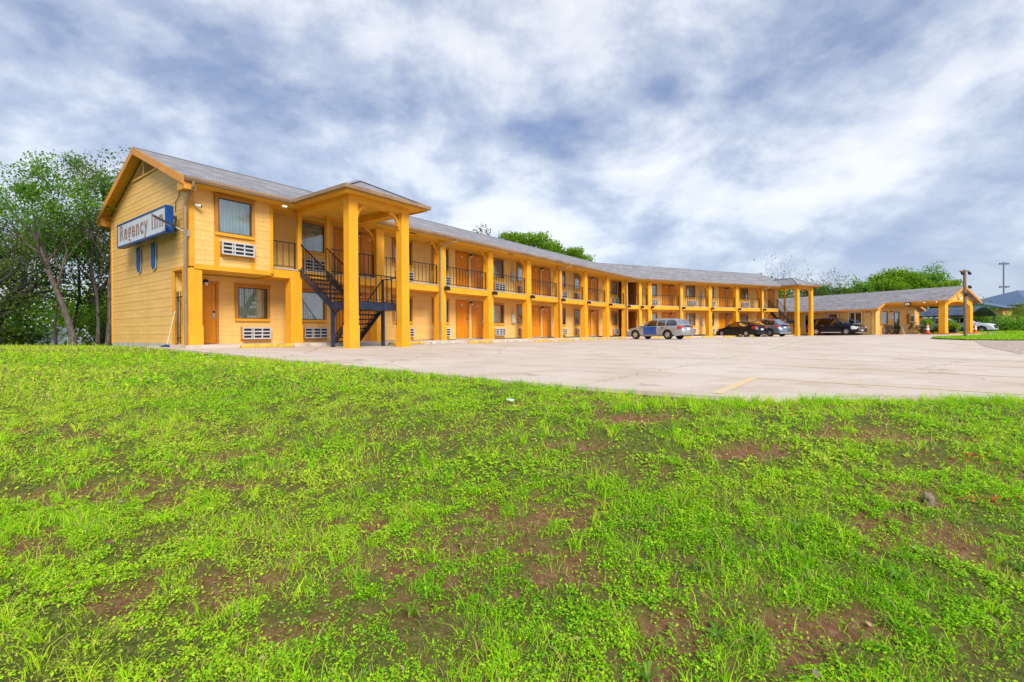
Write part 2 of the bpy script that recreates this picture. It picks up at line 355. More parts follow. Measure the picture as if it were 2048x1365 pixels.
# ---------------------------------------------------------------- helpers: geometry
def ident(p): return p
class MB:
    """collects shapes; build() links them as one mesh object"""
    def __init__(s, T=ident):
        s.v = []; s.f = []; s.m = []; s.mats = []; s.T = T; s.sm = []
    def mi(s, m):
        if m not in s.mats: s.mats.append(m)
        return s.mats.index(m)
    def poly(s, pts, faces, m, smooth=False):
        o = len(s.v); s.v += [s.T(tuple(p)) for p in pts]; k = s.mi(m)
        for f in faces: s.f.append([o + i for i in f]); s.m.append(k); s.sm.append(smooth)
        return s
    def box(s, x0, x1, y0, y1, z0, z1, m):
        p = [(x0, y0, z0), (x1, y0, z0), (x1, y1, z0), (x0, y1, z0), (x0, y0, z1), (x1, y0, z1), (x1, y1, z1), (x0, y1, z1)]
        return s.poly(p, [(0, 3, 2, 1), (4, 5, 6, 7), (0, 1, 5, 4), (1, 2, 6, 5), (2, 3, 7, 6), (3, 0, 4, 7)], m)
    def cbox(s, x0, x1, y0, y1, z0, z1, c, m):
        """vertical box with chamfered upright edges"""
        p = [(x0 + c, y0), (x1 - c, y0), (x1, y0 + c), (x1, y1 - c), (x1 - c, y1), (x0 + c, y1), (x0, y1 - c), (x0, y0 + c)]
        return s.prism(p, z0, z1, m)
    def prism(s, pts, z0, z1, m):
        n = len(pts)
        v = [(x, y, z0) for x, y in pts] + [(x, y, z1) for x, y in pts]
        return s.poly(v, [tuple(range(n))[::-1], tuple(range(n, 2 * n))] + [(i, (i + 1) % n, n + (i + 1) % n, n + i) for i in range(n)], m)
    def ext(s, pts, axis, a0, a1, m):
        """extrude a 2-D outline along axis 0 (x) or 1 (y); pts in the other two coordinates"""
        n = len(pts)
        mk = (lambda p, a: (a, p[0], p[1])) if axis == 0 else (lambda p, a: (p[0], a, p[1]))
        v = [mk(p, a0) for p in pts] + [mk(p, a1) for p in pts]
        return s.poly(v, [tuple(range(n))[::-1], tuple(range(n, 2 * n))] + [(i, (i + 1) % n, n + (i + 1) % n, n + i) for i in range(n)], m)
    def bar(s, a, b, w, h, m, up=(0, 0, 1)):
        a = Vector(a); b = Vector(b); d = (b - a).normalized(); u = Vector(up)
        x = d.cross(u)
        if x.length < 1e-4: x = d.cross(Vector((1, 0, 0)))
        x.normalize(); y = x.cross(d)
        p = []
        for c in (a, b):
            for i, j in ((-1, -1), (1, -1), (1, 1), (-1, 1)): p.append(tuple(c + x * (i * w / 2) + y * (j * h / 2)))
        return s.poly(p, [(3, 2, 1, 0), (4, 5, 6, 7), (0, 1, 5, 4), (1, 2, 6, 5), (2, 3, 7, 6), (3, 0, 4, 7)], m)
    def tube(s, pts, rad, m, n=8, smooth=True):
        pts = [Vector(p) for p in pts]
        if not hasattr(rad, '__len__'): rad = [rad] * len(pts)
        rings = []; prev = None
        for i, p in enumerate(pts):
            d = (pts[min(i + 1, len(pts) - 1)] - pts[max(i - 1, 0)]).normalized()
            x = prev - d * prev.dot(d) if prev is not None else d.cross(Vector((0, 0, 1)) if abs(d.z) < 0.9 else Vector((1, 0, 0)))
            x.normalize(); prev = x; y = d.cross(x)
            rings.append([tuple(p + (x * math.cos(k * 2 * math.pi / n) + y * math.sin(k * 2 * math.pi / n)) * rad[i]) for k in range(n)])
        v = [q for r in rings for q in r]; f = []
        for i in range(len(rings) - 1):
            for k in range(n): f.append((i * n + k, i * n + (k + 1) % n, (i + 1) * n + (k + 1) % n, (i + 1) * n + k))
        s.poly(v, f, m, smooth)
        s.poly(rings[0], [tuple(range(n))[::-1]], m); s.poly(rings[-1], [tuple(range(n))], m)
        return s
    def lathe(s, prof, c, m, n=16, axis='z', smooth=True):
        v = []; f = []
        for r, h in prof:
            for k in range(n):
                a = k * 2 * math.pi / n
                q = (r * math.cos(a), r * math.sin(a), h)
                if axis == 'y': q = (q[0], q[2], q[1])
                v.append((c[0] + q[0], c[1] + q[1], c[2] + q[2]))
        for i in range(len(prof) - 1):
            for k in range(n): f.append((i * n + k, i * n + (k + 1) % n, (i + 1) * n + (k + 1) % n, (i + 1) * n + k))
        return s.poly(v, f, m, smooth)
    def mesh(s, name, fix=True, uv=None):
        me = bpy.data.meshes.new(name)
        me.from_pydata(s.v, [], s.f)
        for m in s.mats: me.materials.append(MAT[m])
        if len(s.mats) > 1: me.polygons.foreach_set('material_index', s.m)
        me.polygons.foreach_set('use_smooth', s.sm)
        if uv:
            l = me.uv_layers.new(name='UVMap')
            for lp in me.loops: l.data[lp.index].uv = uv(s.v[lp.vertex_index])
        if fix and len(s.f) < 60000:
            b = bmesh.new(); b.from_mesh(me); bmesh.ops.recalc_face_normals(b, faces=b.faces); b.to_mesh(me); b.free()
        me.update()
        return me
    def build(s, name, parent=None, **k):
        return ob(name, s.mesh(name, **k), parent)

def ob(name, data, parent=None, loc=(0, 0, 0), rz=0.0):
    o = bpy.data.objects.new(name, data); COL.objects.link(o)
    o.location = loc
    if rz: o.rotation_euler = (0, 0, rz)
    if parent is not None: o.parent = parent
    return o
def tag(o, label=None, cat=None, group=None, kind=None):
    if label: o['label'] = label
    if cat: o['category'] = cat
    if group: o['group'] = group
    if kind: o['kind'] = kind
    return o
def thing(name, loc, rz, label, cat, group=None):
    return tag(ob(name, None, None, loc, rz), label, cat, group)
def copy_tree(o, parent=None):
    c = o.copy(); COL.objects.link(c); c.parent = parent
    for ch in o.children: copy_tree(ch, c)
    return c

# plan of the place: along the long facade (D), out of it (NN), and the second wing's own pair
D = np.array([0.59206575, 0.80588967]); NN = np.array([0.80588967, -0.59206575]); CC = 16.554
O2 = np.array([10.39, 42.13]); D2 = np.array([0.8993, 0.4374]); N2 = np.array([0.4374, -0.8993])
ANG1 = math.atan2(D[1], D[0]); ANG2 = math.atan2(D2[1], D2[0])
def uvw(u, v): p = D * u + NN * (v - CC); return float(p[0]), float(p[1])
def wtw(w, t): p = O2 + D2 * w + N2 * t; return float(p[0]), float(p[1])
def sstep(a, b, x):
    t = np.clip((x - a) / (b - a), 0, 1); return t * t * (3 - 2 * t)
def lotz(X, Y):
    u = X * D[0] + Y * D[1]; v = X * NN[0] + Y * NN[1] + CC
    zp = -.40 - .022 * np.clip(v, -2, 40) - .004 * (np.clip(u, 0, 60) - 6)
    t = sstep(14, 34, Y)
    return zp * (1 - t) + (-.57 + .15 * sstep(28, 40, X)) * t
def groundz(X, Y):
    e = np.interp(X, [-30, -8, -2, 0, 2, 30], [14, 12, 8, 6.3, 5.4, 5.4])
    drop = .74 * (1 - sstep(.5, 1, .5 + .5 * np.clip((Y - .8) / (e - .8), 0, 1)))
    return lotz(X, Y) - .05 - drop
def lz(X, Y): return float(lotz(X, Y)) + EYE
def gz(X, Y): return float(groundz(X, Y)) + EYE
def vnoise(x, y, seed=0):
    xi = np.floor(x).astype(np.int64); yi = np.floor(y).astype(np.int64); fx = x - xi; fy = y - yi
    def h(a, b):
        n = (a * 374761393 + b * 668265263 + seed * 1442695041) & 0x7fffffff
        n = ((n ^ (n >> 13)) * 1274126177) & 0x7fffffff
        return ((n ^ (n >> 16)) & 0xffff) / 65535.0
    fx = fx * fx * (3 - 2 * fx); fy = fy * fy * (3 - 2 * fy)
    return (h(xi, yi) * (1 - fx) + h(xi + 1, yi) * fx) * (1 - fy) + (h(xi, yi + 1) * (1 - fx) + h(xi + 1, yi + 1) * fx) * fy
def fbm(x, y, oct=4, seed=0):
    s = 0; a = .5; t = 0
    for i in range(oct): s = s + a * vnoise(x * 2 ** i, y * 2 ** i, seed + i * 17); t += a; a *= .55
    return s / t

# ================================================================ the setting: ground, lot, walkway
SOIL_SPOTS = [(0.18, 3.17, .42, .22), (0.09, 2.65, .40, .18), (-0.2, 2.89, .38, .18), (-1.82, 2.51, .55, .16), (-1.55, 2.62, .3, .12), (-3.22, 3.7, .55, .22), (-2.18, 3.76, .22, .06),
              (0.93, 2.2, .28, .16), (1.31, 2.2, .40, .15), (2.44, 2.85, .38, .22), (-3.11, 3.0, .4, .18), (2.9, 3.3, .4, .16), (-1.0, 2.3, .3, .12), (1.9, 3.9, .4, .14), (3.1, 4.3, .5, .12), (0.75, 2.02, .3, .15),
              (-9.6, 14.9, 2.2, .28), (0.6, 4.2, .25, .1), (-2.6, 4.4, .5, .15)]
def soil(X, Y):
    n = fbm(X * 1.1 + 7, Y * 1.9 + 3, 5, 3); n2 = fbm(X * 6.5, Y * 8.5, 4, 9)
    s = sstep(.60, .73, n * .72 + n2 * .30)
    near = sstep(10, 4, Y)
    s = s * (0.25 + .75 * near)
    for x, y, a, b in SOIL_SPOTS:
        q = ((X - x) / (a * 1.15)) ** 2 + ((Y - y) / (b * 1.15)) ** 2
        s = np.maximum(s, .9 * sstep(1.5, .1, q + (n2 - .5) * 5.0 + .25))
    s = np.maximum(s, near * .30 * sstep(.49, .62, fbm(X * 2.2 + 90, Y * 3.2, 4, 71)))
    return np.clip(s, 0, 1)
def front_line(X): return 5.28 + .103 * (X - 2.2)
def on_lot(X, Y, m=0.0):
    u = X * D[0] + Y * D[1]
    return (u > 5.42 - m) & (Y > front_line(X) - m)

def build_ground():
    xs = np.unique(np.concatenate([-np.geomspace(9, 700, 34)[::-1], np.arange(-9, 9.01, .075), np.geomspace(9, 700, 34)]))
    ys = np.unique(np.concatenate([-np.geomspace(1, 300, 14)[::-1], np.arange(-1, 1, .4), np.arange(1, 9.5, .075), np.geomspace(9.5, 1500, 50)]))
    X, Y = np.meshgrid(xs, ys)
    Z = groundz(X, Y) + EYE
    near = sstep(9.5, 6, np.hypot(X * .8, Y))
    Z = Z + near * ((fbm(X * 3, Y * 3, 4, 5) - .5) * .06 - .03 * soil(X, Y)) * np.where(on_lot(X, Y, .3), 0, 1)
    v = np.stack([X.ravel(), Y.ravel(), Z.ravel()], 1)
    nx = len(xs); ny = len(ys)
    i, j = np.meshgrid(np.arange(nx - 1), np.arange(ny - 1)); a = (j * nx + i).ravel()
    f = np.stack([a, a + 1, a + nx + 1, a + nx], 1)
    me = bpy.data.meshes.new('ground')
    me.vertices.add(len(v)); me.vertices.foreach_set('co', v.ravel())
    me.loops.add(f.size); me.loops.foreach_set('vertex_index', f.ravel().astype(np.int32))
    me.polygons.add(len(f)); me.polygons.foreach_set('loop_start', np.arange(0, f.size, 4, dtype=np.int32)); me.polygons.foreach_set('loop_total', np.full(len(f), 4, np.int32))
    me.polygons.foreach_set('use_smooth', np.ones(len(f), bool))
    me.update(calc_edges=True)
    at = me.attributes.new('soil', 'FLOAT', 'POINT'); at.data.foreach_set('value', soil(v[:, 0], v[:, 1]).astype(np.float32))
    me.materials.append(MAT['lawn_soil'])
    tag(ob('ground', me), 'green lawn and bare soil sloping down towards the viewer', 'ground', kind='structure')
build_ground()

# the concrete lot: slabs with open joints, parallel and square to the long facade
def build_lot():
    lot = tag(ob('parking_lot', None), 'pale concrete parking lot in front of the motel', 'parking lot', kind='structure')
    vs = [-2.0, .30, 6.45, 13.55, 21.5, 30.0, 40.0]
    us = [5.42, 12.9, 20.4, 27.9, 35.4, 42.9, 52.9, 64.0, 78.0]
    g = .011
    for i in range(len(us) - 1):
        for j in range(len(vs) - 1):
            u0, u1, v0, v1 = us[i] + g * (i > 0) * .5, us[i + 1] - g * .5, vs[j] + g, vs[j + 1] - g
            nu = max(2, int((u1 - u0) / .9)); nv = max(2, int((v1 - v0) / .9))
            bm = bmesh.new()
            P = [[bm.verts.new((*uvw(u0 + (u1 - u0) * a / nu, v0 + (v1 - v0) * b / nv), 0)) for b in range(nv + 1)] for a in range(nu + 1)]
            for a in range(nu):
                for b in range(nv): bm.faces.new((P[a][b], P[a + 1][b], P[a + 1][b + 1], P[a][b + 1]))
            bmesh.ops.bisect_plane(bm, geom=bm.verts[:] + bm.edges[:] + bm.faces[:], plane_co=(2.2, 5.28, 0), plane_no=(.103, -1, 0), clear_outer=True)
            c = Vector((2.35, 5.43, 0))
            bmesh.ops.bisect_plane(bm, geom=bm.verts[:] + bm.edges[:] + bm.faces[:], plane_co=c, plane_no=(-.45, -.9, 0), clear_outer=True)
            if not bm.faces: bm.free(); continue
            for q in bm.verts: q.co.z = lz(q.co.x, q.co.y)
            r = bmesh.ops.extrude_face_region(bm, geom=bm.faces[:])
            for q in r['geom']:
                if isinstance(q, bmesh.types.BMVert): q.co.z -= .14
            bmesh.ops.recalc_face_normals(bm, faces=bm.faces)
            me = bpy.data.meshes.new('concrete_slab'); bm.to_mesh(me); bm.free()
            me.materials.append(MAT['lot_concrete'])
            ob('concrete_slab', me, lot)
    # joint bed, a little below the slabs
    mb = MB()
    for v in vs[2:5]:
        for k in range(30):
            a, b = 5.5 + k * 2.2, 5.5 + (k + 1) * 2.2
            q = [uvw(a, v - .03), uvw(b, v - .03), uvw(b, v + .03), uvw(a, v + .03)]
            if min(y - front_line(x) for x, y in q) < 0: continue
            mb.poly([(x, y, lz(x, y) - .012) for x, y in q], [(0, 1, 2, 3)], 'dark_room')
    mb.build('joint_filler', lot, fix=False)
    # painted stall lines
    def line(p, q, w=.10):
        p = np.array(p); q = np.array(q); n = 24; d = (q - p) / np.linalg.norm(q - p); s = np.array([-d[1], d[0]]) * w / 2
        m = MB(); pts = []
        for k in range(n + 1):
            c = p + (q - p) * k / n
            for sg in (-1, 1):
                x, y = c + s * sg; pts.append((x, y, lz(x, y) + .004))
        m.poly(pts, [(2 * k, 2 * k + 1, 2 * k + 3, 2 * k + 2) for k in range(n)], 'lot_paint')
        return m.build('stall_line', lot, fix=False)
    for u, v0, v1 in ((8.36, 15.14, 18.6), (11.75, 14.7, 19.5), (15.2, 14.8, 20.5), (18.8, 15.0, 22)):
        line(uvw(u, v0), uvw(u + .15, v1))
    line(uvw(5.95, 15.14), uvw(8.45, 15.14), .13)
    return lot
LOT = build_lot()

def sheet(name, outline, dz, m, label, cat, thick=.05, step=1.2, kind='structure', zf=lz):
    bm = bmesh.new()
    f = bm.faces.new([bm.verts.new((x, y, 0)) for x, y in outline])
    xs = [p[0] for p in outline]; ys = [p[1] for p in outline]
    for k in np.arange(min(xs) + step, max(xs), step): bmesh.ops.bisect_plane(bm, geom=bm.verts[:] + bm.edges[:] + bm.faces[:], plane_co=(k, 0, 0), plane_no=(1, 0, 0))
    for k in np.arange(min(ys) + step, max(ys), step): bmesh.ops.bisect_plane(bm, geom=bm.verts[:] + bm.edges[:] + bm.faces[:], plane_co=(0, k, 0), plane_no=(0, 1, 0))
    for q in bm.verts: q.co.z = zf(q.co.x, q.co.y) + dz
    r = bmesh.ops.extrude_face_region(bm, geom=bm.faces[:])
    for q in r['geom']:
        if isinstance(q, bmesh.types.BMVert): q.co.z -= thick
    bmesh.ops.recalc_face_normals(bm, faces=bm.faces)
    me = bpy.data.meshes.new(name); bm.to_mesh(me); bm.free(); me.materials.append(MAT[m])
    if m == 'lawn_soil': me.attributes.new('soil', 'FLOAT', 'POINT')
    return tag(ob(name, me), label, cat, kind=kind)
ISLAND = [(27.3, 31.3), (26.6, 29.9), (26.9, 28.5), (28.2, 27.9), (30.5, 27.6), (36, 27.2), (50, 28), (58, 37), (48, 39.5), (40.5, 37.6), (34.8, 35.4), (32.2, 34.4), (29.4, 33.2)]
sheet('grass_island', ISLAND, .07, 'lawn_soil', 'grassy traffic island round the wooden pole at the driveway', 'lawn', .1)
sheet('gravel_patch', [(26.4, 27.4), (22.5, 23.0), (18.6, 17.6), (21, 16.2), (30, 19), (46, 24), (50, 27.7), (36, 26.9), (29, 27.2)], .012, 'gravel', 'pinkish gravel strip along the driveway edge', 'gravel', .05)
sheet('back_lawn', [(44.5, 49.8), (50, 45.6), (62, 47), (120, 60), (190, 130), (120, 150), (70, 90), (52, 62), (47, 54)], .05, 'lawn_soil', 'grass verge behind the carport and driveway', 'lawn', .1, step=6)
sheet('footpath', [(41.5, 41.8), (47.1, 40.9), (75, 49), (75, 52), (47.5, 44.3), (44.0, 45.2)], .03, 'path_concrete', 'pale concrete footpath beside the office canopy', 'path', .06)

# raised walkway along both wings
def walkway():
    mb = MB()
    pts = [uvw(5.55, .42), uvw(40.05, .42), wtw(21.9, .42), wtw(22.6, -1.5), uvw(40.4, -1.5), uvw(5.95, -1.5), uvw(5.95, -.4), uvw(5.55, -.4)]
    t = 13.88; k = math.tan(R(t))
    def at(s, v): return (uvw(s, v) if s <= 40.1 else wtw(s - 40.1, v))
    inner, outer = [], []
    S = list(np.linspace(5.75, 40.0, 24)) + list(np.linspace(40.6, 62.3, 14))
    P = []
    for s_ in S:
        a = at(s_, .34); b = at(s_, -1.55); z = -.315 - .0035 * (s_ - 6) * (1 if s_ < 41 else 1)
        z = max(z, -.45) + EYE
        P += [(a[0], a[1], z), (b[0], b[1], z), (a[0], a[1], z - .35)]
    f = []
    for i in range(len(S) - 1):
        o = i * 3; f += [(o, o + 1, o + 4, o + 3), (o, o + 3, o + 5, o + 2)]
    f += [(0, 2, 1)]
    mb.poly(P, f, 'lot_concrete')
    tag(mb.build('walkway', None, fix=False), 'raised concrete walkway along the foot of the motel walls', 'walkway', kind='structure')
walkway()

# ================================================================ the motel
FZ = -.33                                    # floor level, measured from the eye
MX, MY = uvw(6.0, 0.0)
motel = thing('motel_building', (MX, MY, EYE + FZ), ANG1, 'two-storey yellow motel with orange columns, balcony and grey shingle roof, bending in the middle', 'motel')
BEND = ANG2 - ANG1                           # negative: the second wing turns towards the street
def T1(p): return (p[0] - 6.0, -p[1], p[2] - FZ)
_c, _s = math.cos(BEND), math.sin(BEND)
def T2(p):
    x, y = p[0], -p[1]
    return (34.10 + _c * x - _s * y, _s * x + _c * y, p[2] - FZ)
class Fr: pass
F1 = Fr(); F1.T = T1; F1.rz = 0.0
F2 = Fr(); F2.T = T2; F2.rz = BEND
WALL = -1.3                                  # the recessed room wall
Z1A, Z1B, ZS0, ZS1, ZC = FZ, 2.0, 2.0, 2.34, 4.50    # ground floor, slab bottom, slab top, ceiling
HALF = math.tan(-BEND / 2)

def rects(u0, u1, z0, z1, holes):
    """split a rectangle round its openings"""
    out = []; xs = sorted({u0, u1} | {min(max(h[k], u0), u1) for h in holes for k in (0, 1)})
    for a, b in zip(xs, xs[1:]):
        if b - a < 1e-4: continue
        c = (a + b) / 2; cuts = sorted((h[2], h[3]) for h in holes if h[0] < c < h[1]); z = z0
        for p, q in cuts:
            if p > z: out.append((a, b, z, p))
            z = max(z, q)
        if z < z1: out.append((a, b, z, z1))
    return out
PITCH = .15
def courses(u0, u1, z0, z1, holes):
    out = []; z = z0
    while z < z1 - .02:
        h = min(PITCH, z1 - z); c = z + h * .5
        cut = sorted((a, b) for a, b, p, q in holes if p < c < q); x = u0
        for a, b in cut:
            if a - x > .02: out.append((x, a, z, h))
            x = max(x, b)
        if u1 - x > .02: out.append((x, u1, z, h))
        z += PITCH
    return out
def lap(mb, v, a, b, z, h, m='siding'):
    """one lapped siding board on a wall facing +v"""
    e = .013 if int(round((z + 20) / PITCH)) % 2 else .009
    p = [(v, z), (v + e, z), (v + .005, z + h + .010), (v, z + h + .010)]
    mb.ext(p, 0, a, b, m)
def wall(fr, v, u0, u1, z0, z1, holes, single=False, m0=0.0, m1=0.0, thick=.14):
    core = MB(fr.T)
    for a, b, p, q in rects(u0, u1, z0, z1, holes): core.box(a, b, v - thick, v, p, q, 'wall_core')
    w = core.build('wall', motel)
    hs = [(a - .05, b + .05, p - .05, q + .05) for a, b, p, q in holes]
    if single:
        for a, b, z, h in courses(u0, u1, z0, z1, hs):
            mb = MB(fr.T); lap(mb, v, a, b, z, h); mb.build('siding_board', w)
    else:
        mb = MB(fr.T)
        for a, b, z, h in courses(u0, u1, z0, z1, hs): lap(mb, v, a, b, z, h)
        tag(mb.build('siding', w), kind='stuff')
    return w

# ---- shared pieces: window, air conditioner, door, lamp, meter box (local x along the wall, -y outwards, z up)
WW, WH = 1.22, 1.29
def window_meshes():
    t = .095
    a = MB()
    a.box(-WW / 2, WW / 2, -.045, .0, WH - t, WH, 'frame_brown'); a.box(-WW / 2 - .03, WW / 2 + .03, -.06, 0, WH + .001, WH + .035, 'frame_brown')
    a.box(-WW / 2, WW / 2, -.055, .0, 0, t, 'trim')
    a.box(-WW / 2, -WW / 2 + t, -.045, .0, t + .001, WH - t - .001, 'frame_brown'); a.box(WW / 2 - t, WW / 2, -.045, .0, t + .001, WH - t - .001, 'frame_brown')
    f = MB(); x, z0, z1 = WW / 2 - t, t, WH - t; k = .028
    f.box(-x, x, -.03, .03, z0, z0 + k, 'dark_frame'); f.box(-x, x, -.03, .03, z1 - k, z1, 'dark_frame')
    f.box(-x, -x + k, -.03, .03, z0 + k, z1 - k, 'dark_frame'); f.box(x - k, x, -.03, .03, z0 + k, z1 - k, 'dark_frame')
    p = MB(); p.box(-x + k, x - k, -.008, -.002, z0 + k, z1 - k, 'glass')
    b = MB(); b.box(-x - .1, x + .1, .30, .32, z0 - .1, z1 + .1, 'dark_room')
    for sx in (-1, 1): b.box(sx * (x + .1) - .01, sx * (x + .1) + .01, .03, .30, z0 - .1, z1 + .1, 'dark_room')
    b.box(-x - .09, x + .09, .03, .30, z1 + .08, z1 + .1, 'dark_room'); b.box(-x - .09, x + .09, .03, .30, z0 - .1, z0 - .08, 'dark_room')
    curt = []
    rnd = random.Random(4)
    for spans, m in (([(-x, x)], 'curtain'), ([(-x, x * .72)], 'curtain'), ([(-x, x * .94)], 'curtain_tan'), ([(-x * .85, x)], 'curtain'), ([(-x, x)], 'curtain_tan'), ([(-x, -x * .05), (x * .12, x)], 'curtain')):
        c = MB()
        for s0, s1 in spans:
            n = max(8, int((s1 - s0) / .022)); ph = rnd.uniform(0, 6)
            pts = []
            for i in range(n + 1):
                xx = s0 + (s1 - s0) * i / n
                y = .075 + .024 * math.sin(xx * 62 + ph + .9 * math.sin(xx * 9 + ph)) + .010 * math.sin(xx * 23 + ph)
                pts += [(xx, y, z0 - .03), (xx + .004 * math.sin(xx * 40), y + .004, z1 + .03)]
            c.poly(pts, [(2 * i, 2 * i + 2, 2 * i + 3, 2 * i + 1) for i in range(n)], m, True)
        curt.append(c.mesh('curtain', fix=False))
    return a.mesh('window'), f.mesh('window_frame'), p.mesh('pane'), b.mesh('room_backing'), curt
WIN = window_meshes()
def ac_meshes():
    w, h = 1.0, .42
    a = MB(); a.box(-w / 2, w / 2, -.12, .0, 0, h, 'frame_brown'); a.box(-w / 2 - .03, w / 2 + .03, -.03, .0, -.035, -.002, 'trim')
    d = MB(); d.box(-w / 2 + .03, w / 2 - .03, -.14, -.121, .03, h - .03, 'dark_louver')
    g = MB(); y0, y1 = -.175, -.141
    for z in (.0, .125, .25, h - .045): g.box(-w / 2, w / 2, y0, y1, z, z + .045, 'white_metal')
    for x in (-w / 2, -w / 2 + .30, -w / 2 + .365, 0.16, w / 2 - .04):
        for q in (.0455, .1705, .2955):
            g.box(x, x + (.04 if x != -w / 2 + .30 else .03), y0 + .003, y1, q, q + .079 if q < .29 else h - .0455, 'white_metal')
    for q in (.0455, .1705, .2955):
        for k in range(3): g.box(-w / 2 + .04, w / 2 - .04, y0 + .016, y0 + .022, q + .012 + k * .024, q + .018 + k * .024, 'dark_frame')
    return a.mesh('ac_unit'), d.mesh('louver_back'), g.mesh('grille')
AC = ac_meshes()
DW, DH = .92, 2.03
def door_meshes():
    f = MB(); t = .085
    f.box(-DW / 2 - t, -DW / 2, -.05, .03, 0, DH, 'frame_brown'); f.box(DW / 2, DW / 2 + t, -.05, .03, 0, DH, 'frame_brown')
    f.box(-DW / 2 - t - .02, DW / 2 + t + .02, -.06, .03, DH + .001, DH + .09, 'frame_brown')
    f.box(-DW / 2 - t, DW / 2 + t, -.09, .03, -.05, -.001, 'stop_concrete')
    s = MB(); s.box(-DW / 2 + .004, DW / 2 - .004, .0, .045, .012, DH - .004, 'door')
    # raised stiles and rails leave six sunk panels
    st = .115
    for a, b in ((-DW / 2 + .004, -DW / 2 + st), (-st / 2, st / 2), (DW / 2 - st, DW / 2 - .004)): s.box(a, b, -.014, -.0005, .012, DH - .004, 'door')
    for z0, z1 in ((.012, .22), (.80, .98), (1.50, 1.62), (DH - .13, DH - .004)):
        s.box(-DW / 2 + st + .001, -st / 2 - .001, -.013, -.0005, z0, z1, 'door'); s.box(st / 2 + .001, DW / 2 - st - .001, -.013, -.0005, z0, z1, 'door')
    for z0, z1 in ((.22, .80), (.98, 1.50), (1.62, DH - .13)):
        for x0, x1 in ((-DW / 2 + st, -st / 2), (st / 2, DW / 2 - st)): s.box(x0 + .045, x1 - .045, -.008, -.0005, z0 + .045, z1 - .045, 'door')
    l = MB(); l.box(DW / 2 - .10, DW / 2 - .03, -.035, -.0145, .86, 1.14, 'silver'); l.box(DW / 2 - .092, DW / 2 - .038, -.05, -.0355, 1.05, 1.125, 'black_metal')
    l.tube([(DW / 2 - .065, -.036, .93), (DW / 2 - .065, -.075, .93), (DW / 2 - .16, -.075, .925)], .011, 'silver', 6)
    p = MB(); p.cbox(-.055, .055, -.022, -.0145, DH - .235, DH - .145, .004, 'white_paint')
    return f.mesh('door_frame'), s.mesh('door'), l.mesh('lock'), p.mesh('number_plate')
DOOR = door_meshes()
def lamp_mesh():
    m = MB(); m.box(-.05, .05, -.05, 0, -.05, .06, 'black_metal')
    m.lathe([(.0, .07), (.05, .06), (.065, .02), (.06, -.03)], (0, -.10, 0), 'black_metal', 10)
    g = MB(); g.lathe([(.055, -.03), (.058, -.08), (.045, -.13), (.0, -.14)], (0, -.10, 0), 'white_paint', 10)
    return m.mesh('wall_lamp'), g.mesh('lamp_globe')
LAMP = lamp_mesh()
def spot_mesh():
    m = MB(); m.box(-.05, .05, -.05, 0, -.07, .07, 'black_metal'); m.box(-.02, .02, -.13, -.05, -.02, .02, 'black_metal')
    m.poly([(-.10, -.10, -.02), (.10, -.10, -.02), (.10, -.10, .13), (-.10, -.10, .13), (-.13, -.26, -.10), (.13, -.26, -.10), (.13, -.24, .10), (-.13, -.24, .10)],
           [(0, 1, 2, 3), (4, 7, 6, 5), (0, 4, 5, 1), (1, 5, 6, 2), (2, 6, 7, 3), (3, 7, 4, 0)], 'black_metal')
    return m.mesh('spotlight')
SPOT = spot_mesh()
def meter_mesh():
    m = MB(); m.cbox(-.16, .16, -.13, 0, 0, .52, .015, 'white_metal'); m.box(-.12, .12, -.14, -.131, .06, .30, 'curtain_tan')
    m.tube([(.0, -.05, .52), (.0, -.05, .95)], .02, 'white_metal', 6); m.lathe([(.0, 0), (.065, .0), (.065, .03), (0, .045)], (0, -.132, .40), 'silver', 12, 'y')
    return m.mesh('meter_box')
METER = meter_mesh()

wn = [0]
def put(fr, name, me, u, v, z, parent=None):
    return ob(name, me, motel if parent is None else parent, fr.T((u, v, z)), fr.rz)
def add_window(fr, u, v, z, k):
    w = put(fr, 'window', WIN[0], u, v, z)
    ob('window_frame', WIN[1], w); ob('pane', WIN[2], w); ob('room_backing', WIN[3], w)
    ob('curtain', WIN[4][k % len(WIN[4])], w)
    return w
def add_ac(fr, u, v, z):
    a = put(fr, 'ac_unit', AC[0], u, v, z); ob('louver_back', AC[1], a); ob('grille', AC[2], a)
    return a
def add_door(fr, u, v, z):
    f = put(fr, 'door', DOOR[1], u, v - .03, z); ob('door_frame', DOOR[0], f); ob('lock', DOOR[2], f); ob('number_plate', DOOR[3], f)
    return f
def add_lamp(fr, u, v, z):
    f = put(fr, 'wall_lamp', LAMP[0], u, v, z); ob('lamp_globe', LAMP[1], f)
    return f
def whole(u, z): t = .1; return (u - WW / 2 + t, u + WW / 2 - t, z + t, z + WH - t)
def dhole(u, z): return (u - DW / 2 - .03, u + DW / 2 + .03, z - .02, z + DH + .03)

